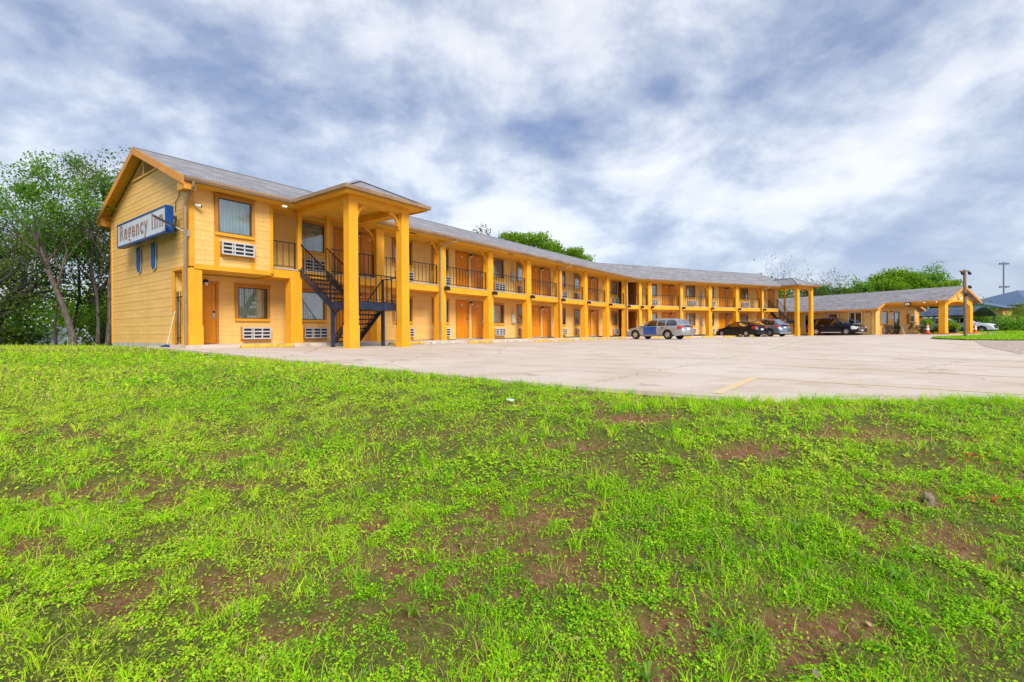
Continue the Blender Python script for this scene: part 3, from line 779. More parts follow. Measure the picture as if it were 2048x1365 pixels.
# ---- recessed room walls of both wings, two storeys
WIN1 = [10.78, 15.45, 18.0, 22.85, 25.43, 30.35, 32.9, 39.6]
DOOR1 = [12.3, 13.6, 19.7, 21.0, 27.08, 28.39, 34.6, 35.9]
MET1 = [24.35]
WIN2 = [3.6, 8.5, 11.07, 16.1, 18.7]
DOOR2 = [5.36, 6.52, 12.96, 14.16, 20.42]
MET2 = [10.0]
E1 = 40.10 + 1.3 * HALF
S2 = 1.3 * HALF
kk = 0
for st, zf in ((0, FZ + .02), (1, ZS1 + .01)):
    zw = (.47, 3.20)[st]; za = (-.17, 2.53)[st]; zt = (ZS0, ZC)[st]
    wins = ([8.45] if st == 0 else []) + WIN1; doors = ([6.78] if st == 0 else []) + DOOR1
    holes = [whole(u, zw) for u in wins] + [dhole(u, zf) for u in doors]
    if st == 0:
        wall(F1, WALL, 6.14, 9.4, FZ, zt, [h for h in holes if h[0] < 9.4], True)
        wall(F1, WALL, 9.4, E1, FZ, zt, [h for h in holes if h[0] > 9.4])
    else:
        wall(F1, WALL, 8.52, E1, ZS1, zt, holes)
    for i, u in enumerate(wins): add_window(F1, u, WALL + .02, zw, (i * 3 + st * 2 + (1 if i > 2 else 0)) % 6 if not (st == 0 and i == 0) else 2); add_ac(F1, u + .08, WALL + .02, za)
    for u in doors: add_door(F1, u, WALL, zf)
    for u in DOOR1[::2]: add_lamp(F1, u + .65, WALL + .02, zf + 1.98)
    for u in MET1: put(F1, 'meter_box', METER, u, WALL + .02, (.60, 3.25)[st])
    # second wing; a dark passage opens beside the bend
    brz = (.80, 1.75, zf - .02, zf + 2.15)
    holes = [whole(u, zw) for u in WIN2] + [dhole(u, zf) for u in DOOR2] + [brz]
    wall(F2, WALL, S2, 21.6, (FZ, ZS1)[st], zt, holes)
    for i, u in enumerate(WIN2): add_window(F2, u, WALL + .02, zw, (i * 2 + st + 3) % 6); add_ac(F2, u + .08, WALL + .02, za)
    for u in DOOR2: add_door(F2, u, WALL, zf)
    for u in DOOR2[:4:2]: add_lamp(F2, u + .6, WALL + .02, zf + 1.98)
    for u in MET2: put(F2, 'meter_box', METER, u, WALL + .02, (.60, 3.25)[st])
    p = MB(T2)
    for a, b in ((.78, .80), (1.75, 1.77)): p.box(a, b, WALL - 1.6, WALL + .03, brz[2], brz[3], 'frame_brown')
    p.box(.78, 1.77, WALL - 1.63, WALL - 1.601, brz[2], brz[3], 'dark_room'); p.box(.77, 1.78, WALL - 1.6, WALL + .035, brz[3] + .001, brz[3] + .08, 'frame_brown')
    p.build('passage', motel)

# ---- the projecting upper room at the near end
Zu = 2.10
w1c = 7.29
rh = [(w1c - WW / 2 + .1, w1c + WW / 2 - .1, 3.25, 4.35)]
core = MB(T1)
for a, b, p, q in rects(6.0, 8.50, Zu, ZC, rh): core.box(a, b, -.14, 0, p, q, 'wall_core')
core.box(8.36, 8.50, WALL, -.141, Zu, ZC, 'wall_core')
core.box(6.0, 8.5, WALL, -.001, 2.03, 2.098, 'ceiling')
front = core.build('upper_room_wall', motel)
for a, b, z, h in courses(6.10, 6.665, Zu + .08, ZC, []) + courses(6.80, 7.78, Zu + .08, 3.17, []) + courses(7.915, 8.44, Zu + .08, ZC, []):
    mb = MB(T1); lap(mb, 0, a, b, z, h); mb.build('siding_board', front)
mb = MB(T1)                                   # the short return wall by the balcony
z = Zu + .25
while z < ZC:
    mb.ext([(8.50, z), (8.524, z), (8.507, z + .16), (8.50, z + .16)], 1, WALL, -.08, 'siding'); z += PITCH
tag(mb.build('siding', front), kind='stuff')
tr = MB(T1)
tr.box(6.0, 6.10, .0, .035, Zu, ZC, 'trim'); tr.box(8.44, 8.535, -.09, .035, Zu, ZC, 'trim')
tr.box(6.665, 6.80, 0, .032, Zu + .08, 3.16, 'trim'); tr.box(7.78, 7.915, 0, .032, Zu + .08, 3.16, 'trim')
tr.box(6.101, 8.439, 0, .033, 2.03, Zu + .08, 'trim')
tr.build('corner_trim', front)
add_window(F1, w1c, .025, 3.155, 0); add_ac(F1, 7.33, .025, 2.55)

# ---- gable end wall
G0, G1 = -7.6, 0.0
RIDGE_V, RIDGE_Z, EAVE_Z, PIT = -3.8, 6.45, 4.62, (6.45 - 4.62) / 4.3
def rake_z(v): return RIDGE_Z - abs(v - RIDGE_V) * PIT - .10
gw = MB(T1)
gw.poly([(6.0, G0, FZ), (6.0, WALL, FZ), (6.0, WALL, 2.05), (6.0, G1 - .001, 2.05), (6.0, G1 - .001, rake_z(G1)), (6.0, RIDGE_V, rake_z(RIDGE_V)), (6.0, G0, rake_z(G0)),
         (6.139, G0, FZ), (6.139, WALL, FZ), (6.139, WALL, 2.05), (6.139, G1 - .001, 2.05), (6.139, G1 - .001, rake_z(G1)), (6.139, RIDGE_V, rake_z(RIDGE_V)), (6.139, G0, rake_z(G0))],
        [(0, 1, 2, 3, 4, 5, 6), (13, 12, 11, 10, 9, 8, 7)] + [(i, (i + 1) % 7, 7 + (i + 1) % 7, 7 + i) for i in range(7)], 'wall_core')
gable = gw.build('gable_wall', motel)
gable['label'] = 'broad yellow siding gable end under the lit sign box'
z = FZ + .05
while z < 6.2:
    h = PITCH
    lo = G0 + .10; hi = (WALL - .02) if z < 2.03 else (G1 - .10)
    zt = z + h
    if zt > rake_z(G0): lo = max(lo, RIDGE_V - (rake_z(RIDGE_V) - zt) / PIT)
    if zt > rake_z(G1): hi = min(hi, RIDGE_V + (rake_z(RIDGE_V) - zt) / PIT)
    segs = [(lo, hi)]
    if 5.62 < zt < 6.2:
        half = max(0, (6.16 - z) * 1.15 / .52)
        segs = [(lo, RIDGE_V - half - .06), (RIDGE_V + half + .06, hi)] if half > 0.1 else segs
    for a, b in segs:
        if b - a < .1: continue
        mb = MB(T1); mb.poly(
            [(q, y, zz) for y in (a, b) for q, zz in ((5.999, z), (5.999 - (.013 if int(round((z + 20) / PITCH)) % 2 else .009), z), (5.994, zt + .010), (5.999, zt + .010))],
            [(3, 2, 1, 0), (4, 5, 6, 7), (0, 1, 5, 4), (1, 2, 6, 5), (2, 3, 7, 6), (3, 0, 4, 7)], 'siding')
        mb.build('siding_board', gable)
    z += h
gt = MB(T1)
gt.box(5.965, 5.999, G0, G0 + .10, FZ, rake_z(G0) - .02, 'trim'); gt.box(5.965, 5.999, G1 - .10, G1 + .03, Zu, rake_z(G1) - .06, 'trim')
gt.box(5.962, 5.999, WALL - .02, WALL + .08, FZ, 2.03, 'trim'); gt.box(5.96, 5.999, WALL - .02, G1 - .101, 2.031, 2.13, 'trim')
gt.build('corner_trim', gable)
fd = MB(T1); fd.box(5.985, 6.12, G0, WALL, -.62, FZ + .049, 'foundation'); fd.build('foundation', gable)
vt = MB(T1)                                   # triangular louvre in the gable
vz0, vz1, vh = 5.62, 6.16, 1.15
vt.poly([(5.985, RIDGE_V - vh, vz0), (5.985, RIDGE_V + vh, vz0), (5.985, RIDGE_V, vz1)], [(0, 1, 2)], 'dark_room')
vent = vt.build('gable_vent', gable, fix=False)
zz = vz0 + .02
while zz < vz1 - .05:
    hw = vh * (vz1 - zz) / (vz1 - vz0) - .03
    s_ = MB(T1)
    s_.poly([(q, RIDGE_V + sg * hw, z_) for sg in (-1, 1) for q, z_ in ((5.945, zz), (5.942, zz + .012), (5.984, zz + .038), (5.984, zz + .026))], [(0, 1, 5, 4), (1, 2, 6, 5), (2, 3, 7, 6), (3, 0, 4, 7), (0, 3, 2, 1), (4, 5, 6, 7)], 'siding')
    s_.build('slat', gable); zz += .052
b_ = MB(T1); b_.box(5.935, 5.96, RIDGE_V - .03, RIDGE_V + .03, vz0, vz1 - .04, 'siding'); b_.box(5.935, 5.984, RIDGE_V - vh - .05, RIDGE_V + vh + .05, vz0 - .05, vz0 - .001, 'siding'); b_.build('vent_frame', gable)

# hidden outer walls: back of both wings and the far end
bk = MB(T1)
bk.box(6.14, 40.1 + 7.6 * HALF, -7.6, -7.46, FZ - .2, 4.6, 'siding'); bk.build('back_wall', motel)
bk = MB(T2); bk.box(7.6 * HALF, 21.6, -7.6, -7.46, FZ - .2, 4.6, 'siding')
bk.poly([(21.46, -7.45, FZ), (21.6, -7.45, FZ), (21.6, WALL - .141, FZ), (21.46, WALL - .141, FZ), (21.46, -7.45, 4.7), (21.6, -7.45, 4.7), (21.6, WALL - .141, 4.7), (21.46, WALL - .141, 4.7)],
        [(0, 3, 2, 1), (4, 5, 6, 7), (0, 1, 5, 4), (1, 2, 6, 5), (2, 3, 7, 6), (3, 0, 4, 7)], 'siding')
bk.poly([(21.5, -7.45, 4.55), (21.5, WALL, 4.55), (21.5, WALL, 5.45), (21.5, RIDGE_V, 6.38), (21.5, -7.45, 4.72)], [(0, 1, 2, 3, 4)], 'siding')
bk.build('end_wall', motel)

# ---- balcony slab, ceilings
def strip(fr, name, s0, s1, v0, v1, z0, z1, m, e0=0.0, e1=0.0):
    """a long box whose ends may be mitred (e = -1 / +1 times the half-bend)"""
    mb = MB(fr.T)
    a = lambda v: s0 - v * HALF * e0; b = lambda v: s1 - v * HALF * e1
    p = [(a(v0), v0, z0), (b(v0), v0, z0), (b(v1), v1, z0), (a(v1), v1, z0), (a(v0), v0, z1), (b(v0), v0, z1), (b(v1), v1, z1), (a(v1), v1, z1)]
    mb.poly(p, [(0, 3, 2, 1), (4, 5, 6, 7), (0, 1, 5, 4), (1, 2, 6, 5), (2, 3, 7, 6), (3, 0, 4, 7)], m)
    return mb.build(name, motel)
strip(F1, 'balcony_slab', 8.54, 40.10, WALL + .03, -.07, ZS0, ZS1 - .045, 'stucco', 0, 1)
strip(F1, 'balcony_deck', 8.54, 40.10, WALL + .03, -.05, ZS1 - .044, ZS1, 'foundation', 0, 1)
strip(F2, 'balcony_slab', 0, 19.85, WALL + .03, -.07, ZS0, ZS1 - .045, 'stucco', -1, 0)
strip(F2, 'balcony_deck', 0, 19.85, WALL + .03, -.05, ZS1 - .044, ZS1, 'foundation', -1, 0)
strip(F1, 'soffit', 6.0, 40.10, WALL - .1, .47, ZC, ZC + .03, 'ceiling', 0, 1)
strip(F2, 'soffit', 0, 21.95, WALL - .1, .47, ZC, ZC + .03, 'ceiling', -1, 0)
strip(F1, 'header_beam', 8.60, 40.10, -.36, -.06, ZC - .09, ZC - .001, 'trim', 0, 1)
strip(F2, 'header_beam', 0, 21.5, -.36, -.06, ZC - .09, ZC - .001, 'trim', -1, 0)

# ---- roofs
def roof(fr, s0, s1, e0, e1, sgn):
    mb = MB(fr.T); th = .05; uvs = []
    prof = [(.52, EAVE_Z), (RIDGE_V, RIDGE_Z), (-8.12, EAVE_Z)]
    V = []
    for dz in (th, 0):
        for v, z in prof:
            V.append((s0 - v * HALF * e0, v, z + dz)); V.append((s1 - v * HALF * e1, v, z + dz))
    mb.poly(V, [(0, 1, 3, 2), (2, 3, 5, 4), (6, 8, 9, 7), (8, 10, 11, 9), (0, 6, 7, 1), (4, 5, 11, 10), (0, 2, 8, 6), (2, 4, 10, 8), (1, 7, 9, 3), (3, 9, 11, 5)], 'shingle')
    me = mb.mesh('roof')
    l = me.uv_layers.new(name='UVMap')
    for lp in me.loops:
        k = lp.vertex_index % 6; row = k // 2
        l.data[lp.index].uv = (V[lp.vertex_index][0], (0, 4.7, 9.4)[row])
    r = ob('roof', me, motel)
    c = MB(fr.T)
    n = 60
    a, b = s0 - RIDGE_V * HALF * e0, s1 - RIDGE_V * HALF * e1
    c.poly([(a, RIDGE_V + .13, RIDGE_Z + .012), (b, RIDGE_V + .13, RIDGE_Z + .012), (b, RIDGE_V, RIDGE_Z + .075), (a, RIDGE_V, RIDGE_Z + .075), (a, RIDGE_V - .13, RIDGE_Z + .012), (b, RIDGE_V - .13, RIDGE_Z + .012)], [(0, 1, 2, 3), (3, 2, 5, 4)], 'grey_roof')
    c.build('ridge_cap', r, fix=False)
    return r
r1 = roof(F1, 5.66, 40.10, 0, 1, 1)
r2 = roof(F2, 0, 22.0, -1, 0, -1)
def eave_trim(fr, par, s0, s1, e0, e1, v=.50):
    strip(fr, 'fascia', s0, s1, v - .03, v, ZC - .02, EAVE_Z + .01, 'trim', e0, e1)
    g = MB(fr.T)
    a = lambda q: s0 - q * HALF * e0; b = lambda q: s1 - q * HALF * e1
    pr = [(v + .001, 4.53), (v + .075, 4.53), (v + .115, 4.60), (v + .115, 4.665), (v + .105, 4.665), (v + .10, 4.62), (v + .001, 4.56)]
    n = len(pr)
    g.poly([(a(q), q, z) for q, z in pr] + [(b(q), q, z) for q, z in pr], [tuple(range(n)), tuple(range(2 * n - 1, n - 1, -1))] + [(i, (i + 1) % n, n + (i + 1) % n, n + i) for i in range(n)], 'gutter')
    g.build('gutter', motel)
eave_trim(F1, r1, 5.66, 8.93, 0, 0); eave_trim(F1, r1, 12.55, 40.10, 0, 1)
eave_trim(F2, r2, 0, 19.3, -1, 0)
# rake boards, boxed eave returns on the gable
rk = MB(T1)
for v0, v1 in ((.52, RIDGE_V), (-8.12, RIDGE_V)):
    z0, z1 = EAVE_Z, RIDGE_Z
    for x0, x1, d0, d1, m in ((5.63, 5.659, .045, -.20, 'rake'),):
        rk.poly([(x, v, z + dz) for x in (x0, x1) for v, z, dz in ((v0, z0, d0), (v1, z1, d0), (v1, z1, d1), (v0, z0, d1))], [(0, 1, 2, 3), (7, 6, 5, 4), (0, 4, 5, 1), (1, 5, 6, 2), (2, 6, 7, 3), (3, 7, 4, 0)], m)
    rk.poly([(x, v, z - .03) for x in (5.66, 6.0) for v, z in ((v0, z0), (v1, z1))] + [(x, v, z - .001) for x in (5.66, 6.0) for v, z in ((v0, z0), (v1, z1))], [(0, 1, 3, 2), (4, 6, 7, 5), (0, 4, 5, 1), (2, 3, 7, 6)], 'ceiling')
for s0, s1 in ((.02, .50), (-8.10, -7.62)):
    rk.ext([(s0, 4.30), (s1, 4.30), (s1, EAVE_Z + (.0 if s1 > 0 else .2)), (s0, EAVE_Z + (.2 if s1 > 0 else .0))], 0, 5.665, 5.99, 'rake')
rk.build('rake_board', r1)
rk = MB(T2)
for v0 in (.52, -8.12):
    rk.poly([(x, v, z + dz) for x in (22.0, 22.03) for v, z, dz in ((v0, EAVE_Z, .045), (RIDGE_V, RIDGE_Z, .045), (RIDGE_V, RIDGE_Z, -.20), (v0, EAVE_Z, -.20))], [(0, 1, 2, 3), (7, 6, 5, 4), (0, 4, 5, 1), (1, 5, 6, 2), (2, 6, 7, 3), (3, 7, 4, 0)], 'rake')
rk.build('rake_board', r2)

# ---- columns, brackets, spotlights, downspouts
def ring_bracket(m='trim'):
    mb = MB(); n = 10; r0, w, y = .46, .10, .045
    a = [(r0 - r0 * math.cos(math.pi / 2 * i / n), -r0 + r0 * math.sin(math.pi / 2 * i / n)) for i in range(n + 1)]
    b = [(r0 - (r0 + 0) * math.cos(math.pi / 2 * i / n) + w * math.cos(math.pi / 2 * i / n), -r0 + r0 * math.sin(math.pi / 2 * i / n) - w * math.sin(math.pi / 2 * i / n)) for i in range(n + 1)]
    P = []
    for (x0, z0), (x1, z1) in zip(a, b): P += [(x0, -y, z0), (x0, y, z0), (x1, y, z1), (x1, -y, z1)]
    f = []
    for i in range(n):
        o = i * 4
        for q in range(4): f.append((o + q, o + (q + 1) % 4, o + 4 + (q + 1) % 4, o + 4 + q))
    f += [(0, 3, 2, 1), (4 * n, 4 * n + 1, 4 * n + 2, 4 * n + 3)]
    mb.poly(P, f, m)
    mb.box(0, r0 + .04, -y - .01, y + .01, -.035, 0.0, m); mb.box(-.002, .03, -y - .01, y + .01, -r0 - .12, -.036, m)
    return mb.mesh('bracket')
BRK = ring_bracket()
def column(fr, u1, z1=ZC - .092, w=.42, v1=0.0, z0=-.75, base=True, spot=True, brk=True):
    mb = MB(fr.T); c = .018
    mb.cbox(u1 - w, u1, v1 - w, v1, z0, z1, c, 'stucco')
    o = mb.build('column', motel)
    if base:
        p = MB(fr.T); e = .022; p.cbox(u1 - w - e, u1 + e, v1 - w - e, v1 + e, z0 - .01, .28, c, 'stucco'); p.build('plinth', o)
    if spot: put(fr, 'spotlight', SPOT, u1 - .10, v1, 2.16)
    if brk: ob('bracket', BRK, motel, fr.T((u1 - w, v1 - w / 2, ZC - .092)), fr.rz + math.pi)
    return o
COLS1 = [9.62 + 3.742 * k for k in range(9)]
column(F1, 6.34, 2.028, .42, spot=False, brk=False)
column(F1, COLS1[0], ZS0 - .001, .42, spot=False, brk=False)
for k, u in enumerate(COLS1[1:]): column(F1, u, spot=k > 0)
COLS2 = [2.46, 6.24, 9.98, 13.75, 17.5]
column(F2, 1.30, brk=False, w=.30)
for u in COLS2: column(F2, u)
for a, b in ((9.48, 9.62), (10.62, 10.78)):
    mb = MB(T1); mb.cbox(a, b, -.14, -.0, ZS1, ZC - .001, .01, 'trim'); mb.build('slim_post', motel)

def downspout(fr, pts, name='downspout'):
    mb = MB(fr.T); mb.tube(pts, .045, 'gutter', 6, False); return mb.build(name, motel)
downspout(F1, [(5.90, .57, 4.54), (5.90, .55, 4.40), (5.86, .16, 4.02), (5.86, .06, 3.88), (5.86, .03, 2.0), (5.86, .05, -.38), (5.80, .15, -.47)])
for fr, u in ((F1, COLS1[2]), (F1, COLS1[5]), (F1, COLS1[8]), (F2, COLS2[1]), (F2, COLS2[4])):
    downspout(fr, [(u + .16, .56, 4.54), (u + .14, .54, 4.45), (u - .42, .10, 4.22), (u - .45, .06, 4.10), (u - .45, .05, -.36), (u - .43, .14, -.44)])

# ---- balcony railings
BAL = MB(); BAL.box(-.009, .009, -.009, .009, 0, .86, 'black_metal'); BAL = BAL.mesh('baluster')
POST = MB(); POST.box(-.018, .018, -.018, .018, 0, .98, 'black_metal'); POST = POST.mesh('rail_post')
def railing(fr, u0, u1, v=-.20):
    mb = MB(fr.T); mb.box(u0, u1, v - .02, v + .02, 3.28, 3.31, 'black_metal'); 
    o = mb.build('railing', motel)
    mb = MB(fr.T); mb.box(u0, u1, v - .012, v + .012, 2.42, 2.445, 'black_metal'); mb.build('bottom_rail', o)
    n = max(2, round((u1 - u0) / .235))
    for i in range(n + 1):
        u = u0 + .02 + (u1 - u0 - .04) * i / n
        if i in (0, n): ob('rail_post', POST, o, fr.T((u, v, 2.335)), fr.rz)
        else: ob('baluster', BAL, o, fr.T((u, v, 2.43)), fr.rz)
railing(F1, 8.55, 9.47)
railing(F1, 10.80, COLS1[1] - .43)
for a, b in zip(COLS1[1:], COLS1[2:]): railing(F1, a + .01, b - .43)
railing(F2, .12, .99); railing(F2, 1.31, 2.03)
for a, b in zip(COLS2, COLS2[1:]): railing(F2, a + .01, b - .43)
railing(F2, COLS2[-1] + .01, 19.8)

# ---- hipped stair porches
def porch(fr, u0, u1, vf, cu0, cu1, cv, cw, back=None, zb=-.75):
    """eave rectangle u0..u1 out to vf; two front columns whose outer faces are cu0 / cu1 at v = cv"""
    um = (u0 + u1) / 2; hz = .86; va = vf - (u1 - u0) / 2; vr = .52 - hz / PIT; e = EAVE_Z + .045; t = .04
    A, B, C_, D_ = (u0, vf, e), (u1, vf, e), (u1, .52, e), (u0, .52, e); H, K = (um, va, e + hz), (um, vr - .05, e + hz + .02)
    faces = [(D_, A, H, K), (B, C_, K, H), (A, B, H)]
    mb = MB(fr.T); uvl = []
    for f in faces: mb.poly(f, [tuple(range(len(f)))], 'shingle')
    me = mb.mesh('porch_roof', fix=False)
    l = me.uv_layers.new(name='UVMap')
    src = [p for f in faces for p in f]
    for lp in me.loops:
        q = src[lp.vertex_index]; l.data[lp.index].uv = ((q[1], (q[2] - e) * 2.2) if lp.vertex_index < 8 else (q[0], (q[2] - e) * 2.2))
    r = ob('porch_roof', me, motel)
    hp = MB(fr.T)
    for a, b in ((A, H), (B, H), (H, K)): hp.bar((a[0], a[1], a[2] + .012), (b[0], b[1], b[2] + .012), .2, .02, 'grey_roof')
    hp.build('hip_cap', r)
    cl = MB(fr.T); cl.box(u0 + .03, u1 - .03, -.05, vf - .03, ZC + .032, ZC + .06, 'ceiling'); cl.build('porch_ceiling', r)
    fa = MB(fr.T)
    for a, b, c, d in ((u0, u0 + .03, .5, vf), (u1 - .03, u1, .5, vf), (u0 + .031, u1 - .031, vf - .03, vf)): fa.box(a, b, c, d, ZC - .02, EAVE_Z + .03, 'trim')
    fa.build('fascia', r)
    g = MB(fr.T)
    g.box(u0 - .11, u0 - .001, .62, vf + .11, 4.55, 4.665, 'gutter'); g.box(u1 + .001, u1 + .11, .62, vf + .11, 4.55, 4.665, 'gutter'); g.box(u0 - .001, u1 + .001, vf + .001, vf + .11, 4.551, 4.664, 'gutter')
    g.build('gutter', r)
    bm_ = MB(fr.T); zb0, zb1 = ZC - .20, ZC + .031
    bm_.box(cu0, cu1, cv - cw, cv, zb0, zb1, 'trim'); bm_.box(cu0, cu0 + cw, .0, cv - cw - .001, zb0 + .002, zb1, 'trim'); bm_.box(cu1 - cw, cu1, .0, cv - cw - .001, zb0 + .002, zb1, 'trim')
    bm_.build('porch_beam', r)
    for a in (cu0 + cw, cu1): column(fr, a, zb0 - .001, cw, cv, zb, True, False, False)
    y = cv - cw / 2
    ob('bracket', BRK, motel, fr.T((cu0 + cw, y, zb0 - .001)), fr.rz); ob('bracket', BRK, motel, fr.T((cu1 - cw, y, zb0 - .001)), fr.rz + math.pi)
porch(F1, 9.02, 12.46, 3.55, 9.38, 11.90, 3.2, .34)
porch(F2, 19.42, 22.86, 2.42, 19.80, 22.38, 2.05, .34)
mb = MB(T2); mb.cbox(22.2, 22.36, -1.1, -.94, -.7, ZC, .01, 'trim'); mb.build('slim_post', motel)
strip(F2, 'landing_wall', 19.9, 21.5, WALL + .03, WALL + .06, 2.0, 2.34, 'stucco')

# ================================================================ staircases
def staircase(loc, rz, label, sg, zs, zl, zg, run=1.85):
    """local +x = run direction away from the balcony, y*sg = across; heights relative to the object's base (zg = ground)"""
    st = thing('staircase', loc, rz, label, 'staircase', 'steel stairs at the two porches')
    Wd = 1.05; gap = .12; zs -= zg; zl -= zg; low = 1.72
    Y = lambda y: y * sg
    def ybox(mb, x0, x1, y0, y1, z0, z1, m):
        a, b = sorted((Y(y0), Y(y1))); mb.box(x0, x1, a, b, z0, z1, m)
    def stringer(x0, z0, x1, z1, y, d=.24):
        mb = MB(); a, b = sorted((Y(y - .02), Y(y + .02)))
        mb.ext([(x0, z0 + .02), (x1, z1 + .02), (x1, z1 + .02 - d), (x0, z0 + .02 - d)], 1, a, b, 'navy_metal'); mb.build('stringer', st)
    # upper flight x 0..run, y 0..Wd ; lower flight x run..run-low, y Wd+gap..2Wd+gap
    stringer(0, zs, run + .04, zl, 0); stringer(0, zs, run + .04, zl, Wd)
    y2 = Wd + gap
    stringer(run, zl - .02, run - low, .10, y2); stringer(run, zl - .02, run - low, .10, y2 + Wd)
    n = 7
    for i in range(1, n):
        x = run * i / n; z = zs + (zl - zs) * i / n
        t = MB(); ybox(t, x - .02, x + .26, .03, Wd - .03, z - .05, z - .005, 'black_metal'); t.build('tread', st)
    n = 8
    for i in range(1, n + 1):
        x = run - low * i / (n + .5); z = zl * (1 - i / (n + 1))
        t = MB(); ybox(t, x - .24, x + .03, y2 + .03, y2 + Wd - .03, z - .05, z - .005, 'black_metal'); t.build('tread', st)
    L1 = run + 1.05; yb = 2 * Wd + gap
    ld = MB(); ybox(ld, run + .02, L1, -.02, yb + .02, zl - .26, zl - .001, 'navy_metal'); ybox(ld, run, L1 + .01, -.03, yb + .03, zl, zl + .015, 'black_metal'); ld.build('landing', st)
    for x, y in ((run + .07, .05), (run + .07, yb - .05), (L1 - .12, .05), (L1 - .12, yb - .05)):
        p = MB(); ybox(p, x - .05, x + .05, y - .05, y + .05, -.3, zl - .261, 'navy_metal'); p.build('leg', st)
    br = MB(); br.bar((run + .07, Y(.05), zl - .55), (run + .40, Y(.05), zl - .27), .04, .04, 'navy_metal'); br.build('brace', st)
    h = .95
    def rail(p, q, y=None):
        """handrail from p to q (x, y, z at the foot) with balusters"""
        p = Vector((p[0], Y(p[1]), p[2])); q = Vector((q[0], Y(q[1]), q[2]))
        mb = MB(); up = Vector((0, 0, h)); mb.bar(p + up, q + up, .04, .03, 'black_metal'); 
        r = mb.build('railing', st); mb = MB(); mb.bar(p + Vector((0, 0, .10)), q + Vector((0, 0, .10)), .025, .02, 'black_metal'); mb.build('bottom_rail', r)
        n = max(2, round((q - p).length / .22))
        for i in range(n + 1):
            c = p + (q - p) * i / n; w = .018 if i in (0, n) else .009
            b = MB(); b.box(c.x - w, c.x + w, c.y - w, c.y + w, c.z, c.z + h, 'black_metal'); b.build('baluster', r)
    rail((0.0, .0, zs), (run, .0, zl)); rail((0.0, Wd, zs), (run, Wd, zl))
    rail((run + .04, .0, zl), (L1, .0, zl)); rail((L1 - .01, .0, zl), (L1 - .01, yb, zl)); rail((L1 - .03, yb, zl), (run + .05, yb, zl))
    rail((run, yb, zl), (run - low, yb, .10)); rail((run - .02, y2, zl), (run - low, y2, .10))
    return st
x, y = uvw(9.58, -.05)
staircase((x, y, EYE - .46), math.atan2(NN[1], NN[0]), 'black steel switchback staircase under the near hipped porch', 1, ZS1, 1.08, -.46)
x, y = wtw(19.86, -.16)
staircase((x, y, EYE - .55), ANG2, 'black steel staircase under the far porch behind the parked cars', 1, ZS1, 1.08, -.55)

# ================================================================ things on and around the motel
def put_sign():
    x, y = uvw(5.5, -2.70)
    s = thing('sign_box', (x, y, EYE + 3.10), ANG1, 'long blue-framed motel sign box on the yellow gable wall', 'sign')
    # local x = into the wall, y = along the gable (towards the back)
    w = 2.29; hgt = .83
    b = MB(); b.box(.022, .21, -w, w, 0, hgt, 'sign_blue'); b.build('sign_case', s)
    f = MB(); e = .055
    f.box(0, .021, -w, w, 0, e, 'sign_blue'); f.box(0, .021, -w, w, hgt - e, hgt, 'sign_blue'); f.box(0, .021, -w, -w + e, e, hgt - e, 'sign_blue'); f.box(0, .021, w - e, w, e, hgt - e, 'sign_blue'); f.build('sign_frame', s)
    p = MB(); p.box(.012, .02, -w + e, w - e, e, hgt - e, 'sign_face'); p.build('sign_face', s)
    br = MB()
    for yy in (-1.7, 0, 1.7): br.box(.211, .48, yy - .05, yy + .05, .2, .3, 'dark_frame'); br.box(.211, .48, yy - .05, yy + .05, .55, .65, 'dark_frame')
    br.build('wall_bracket', s)
    cu = bpy.data.curves.new('lettering', 'FONT'); cu.body = 'Regency Inn'; cu.size = .76; cu.align_x = 'CENTER'; cu.align_y = 'BOTTOM'; cu.offset = .015; cu.extrude = .003; cu.space_character = 1.18
    cu.materials.append(MAT['sign_letter'])
    t = bpy.data.objects.new('lettering', cu); COL.objects.link(t); t.parent = s
    bpy.context.view_layer.update()
    wd = t.dimensions.x
    dg = bpy.context.evaluated_depsgraph_get(); tme = bpy.data.meshes.new_from_object(t.evaluated_get(dg)); bpy.data.objects.remove(t)
    t = ob('lettering', tme, s)
    t.matrix_local = Matrix.Translation((.006, -.03, .085)) @ Matrix.Rotation(R(-90), 4, 'Z') @ Matrix.Rotation(R(90), 4, 'X') @ Matrix.Diagonal((4.05 / max(wd, .1), 1.0, 1.0, 1.0))
    # two blue hanger boards with a pale edge
    for yy, k in ((1.62, 0.0), (.17, .06)):
        for m, g, d in (('sign_face', .022, .0), ('hanger_blue', 0.0, -.006)):
            a = MB(); hw = .18 + g; top = .02; bot = -.80 - k - g
            pts = [(yy - hw, top), (yy + hw, top)] + [(yy + hw * math.cos(q), bot + .17 - (hw + (.05 if k == 0 else 0)) * math.sin(q)) for q in np.linspace(0, math.pi, 9)]
            a.ext(pts, 0, .44 + d * 3, .46 + d * 3, m); a.build('hanger_board' if m == 'hanger_blue' else 'hanger_edge', s)
put_sign()

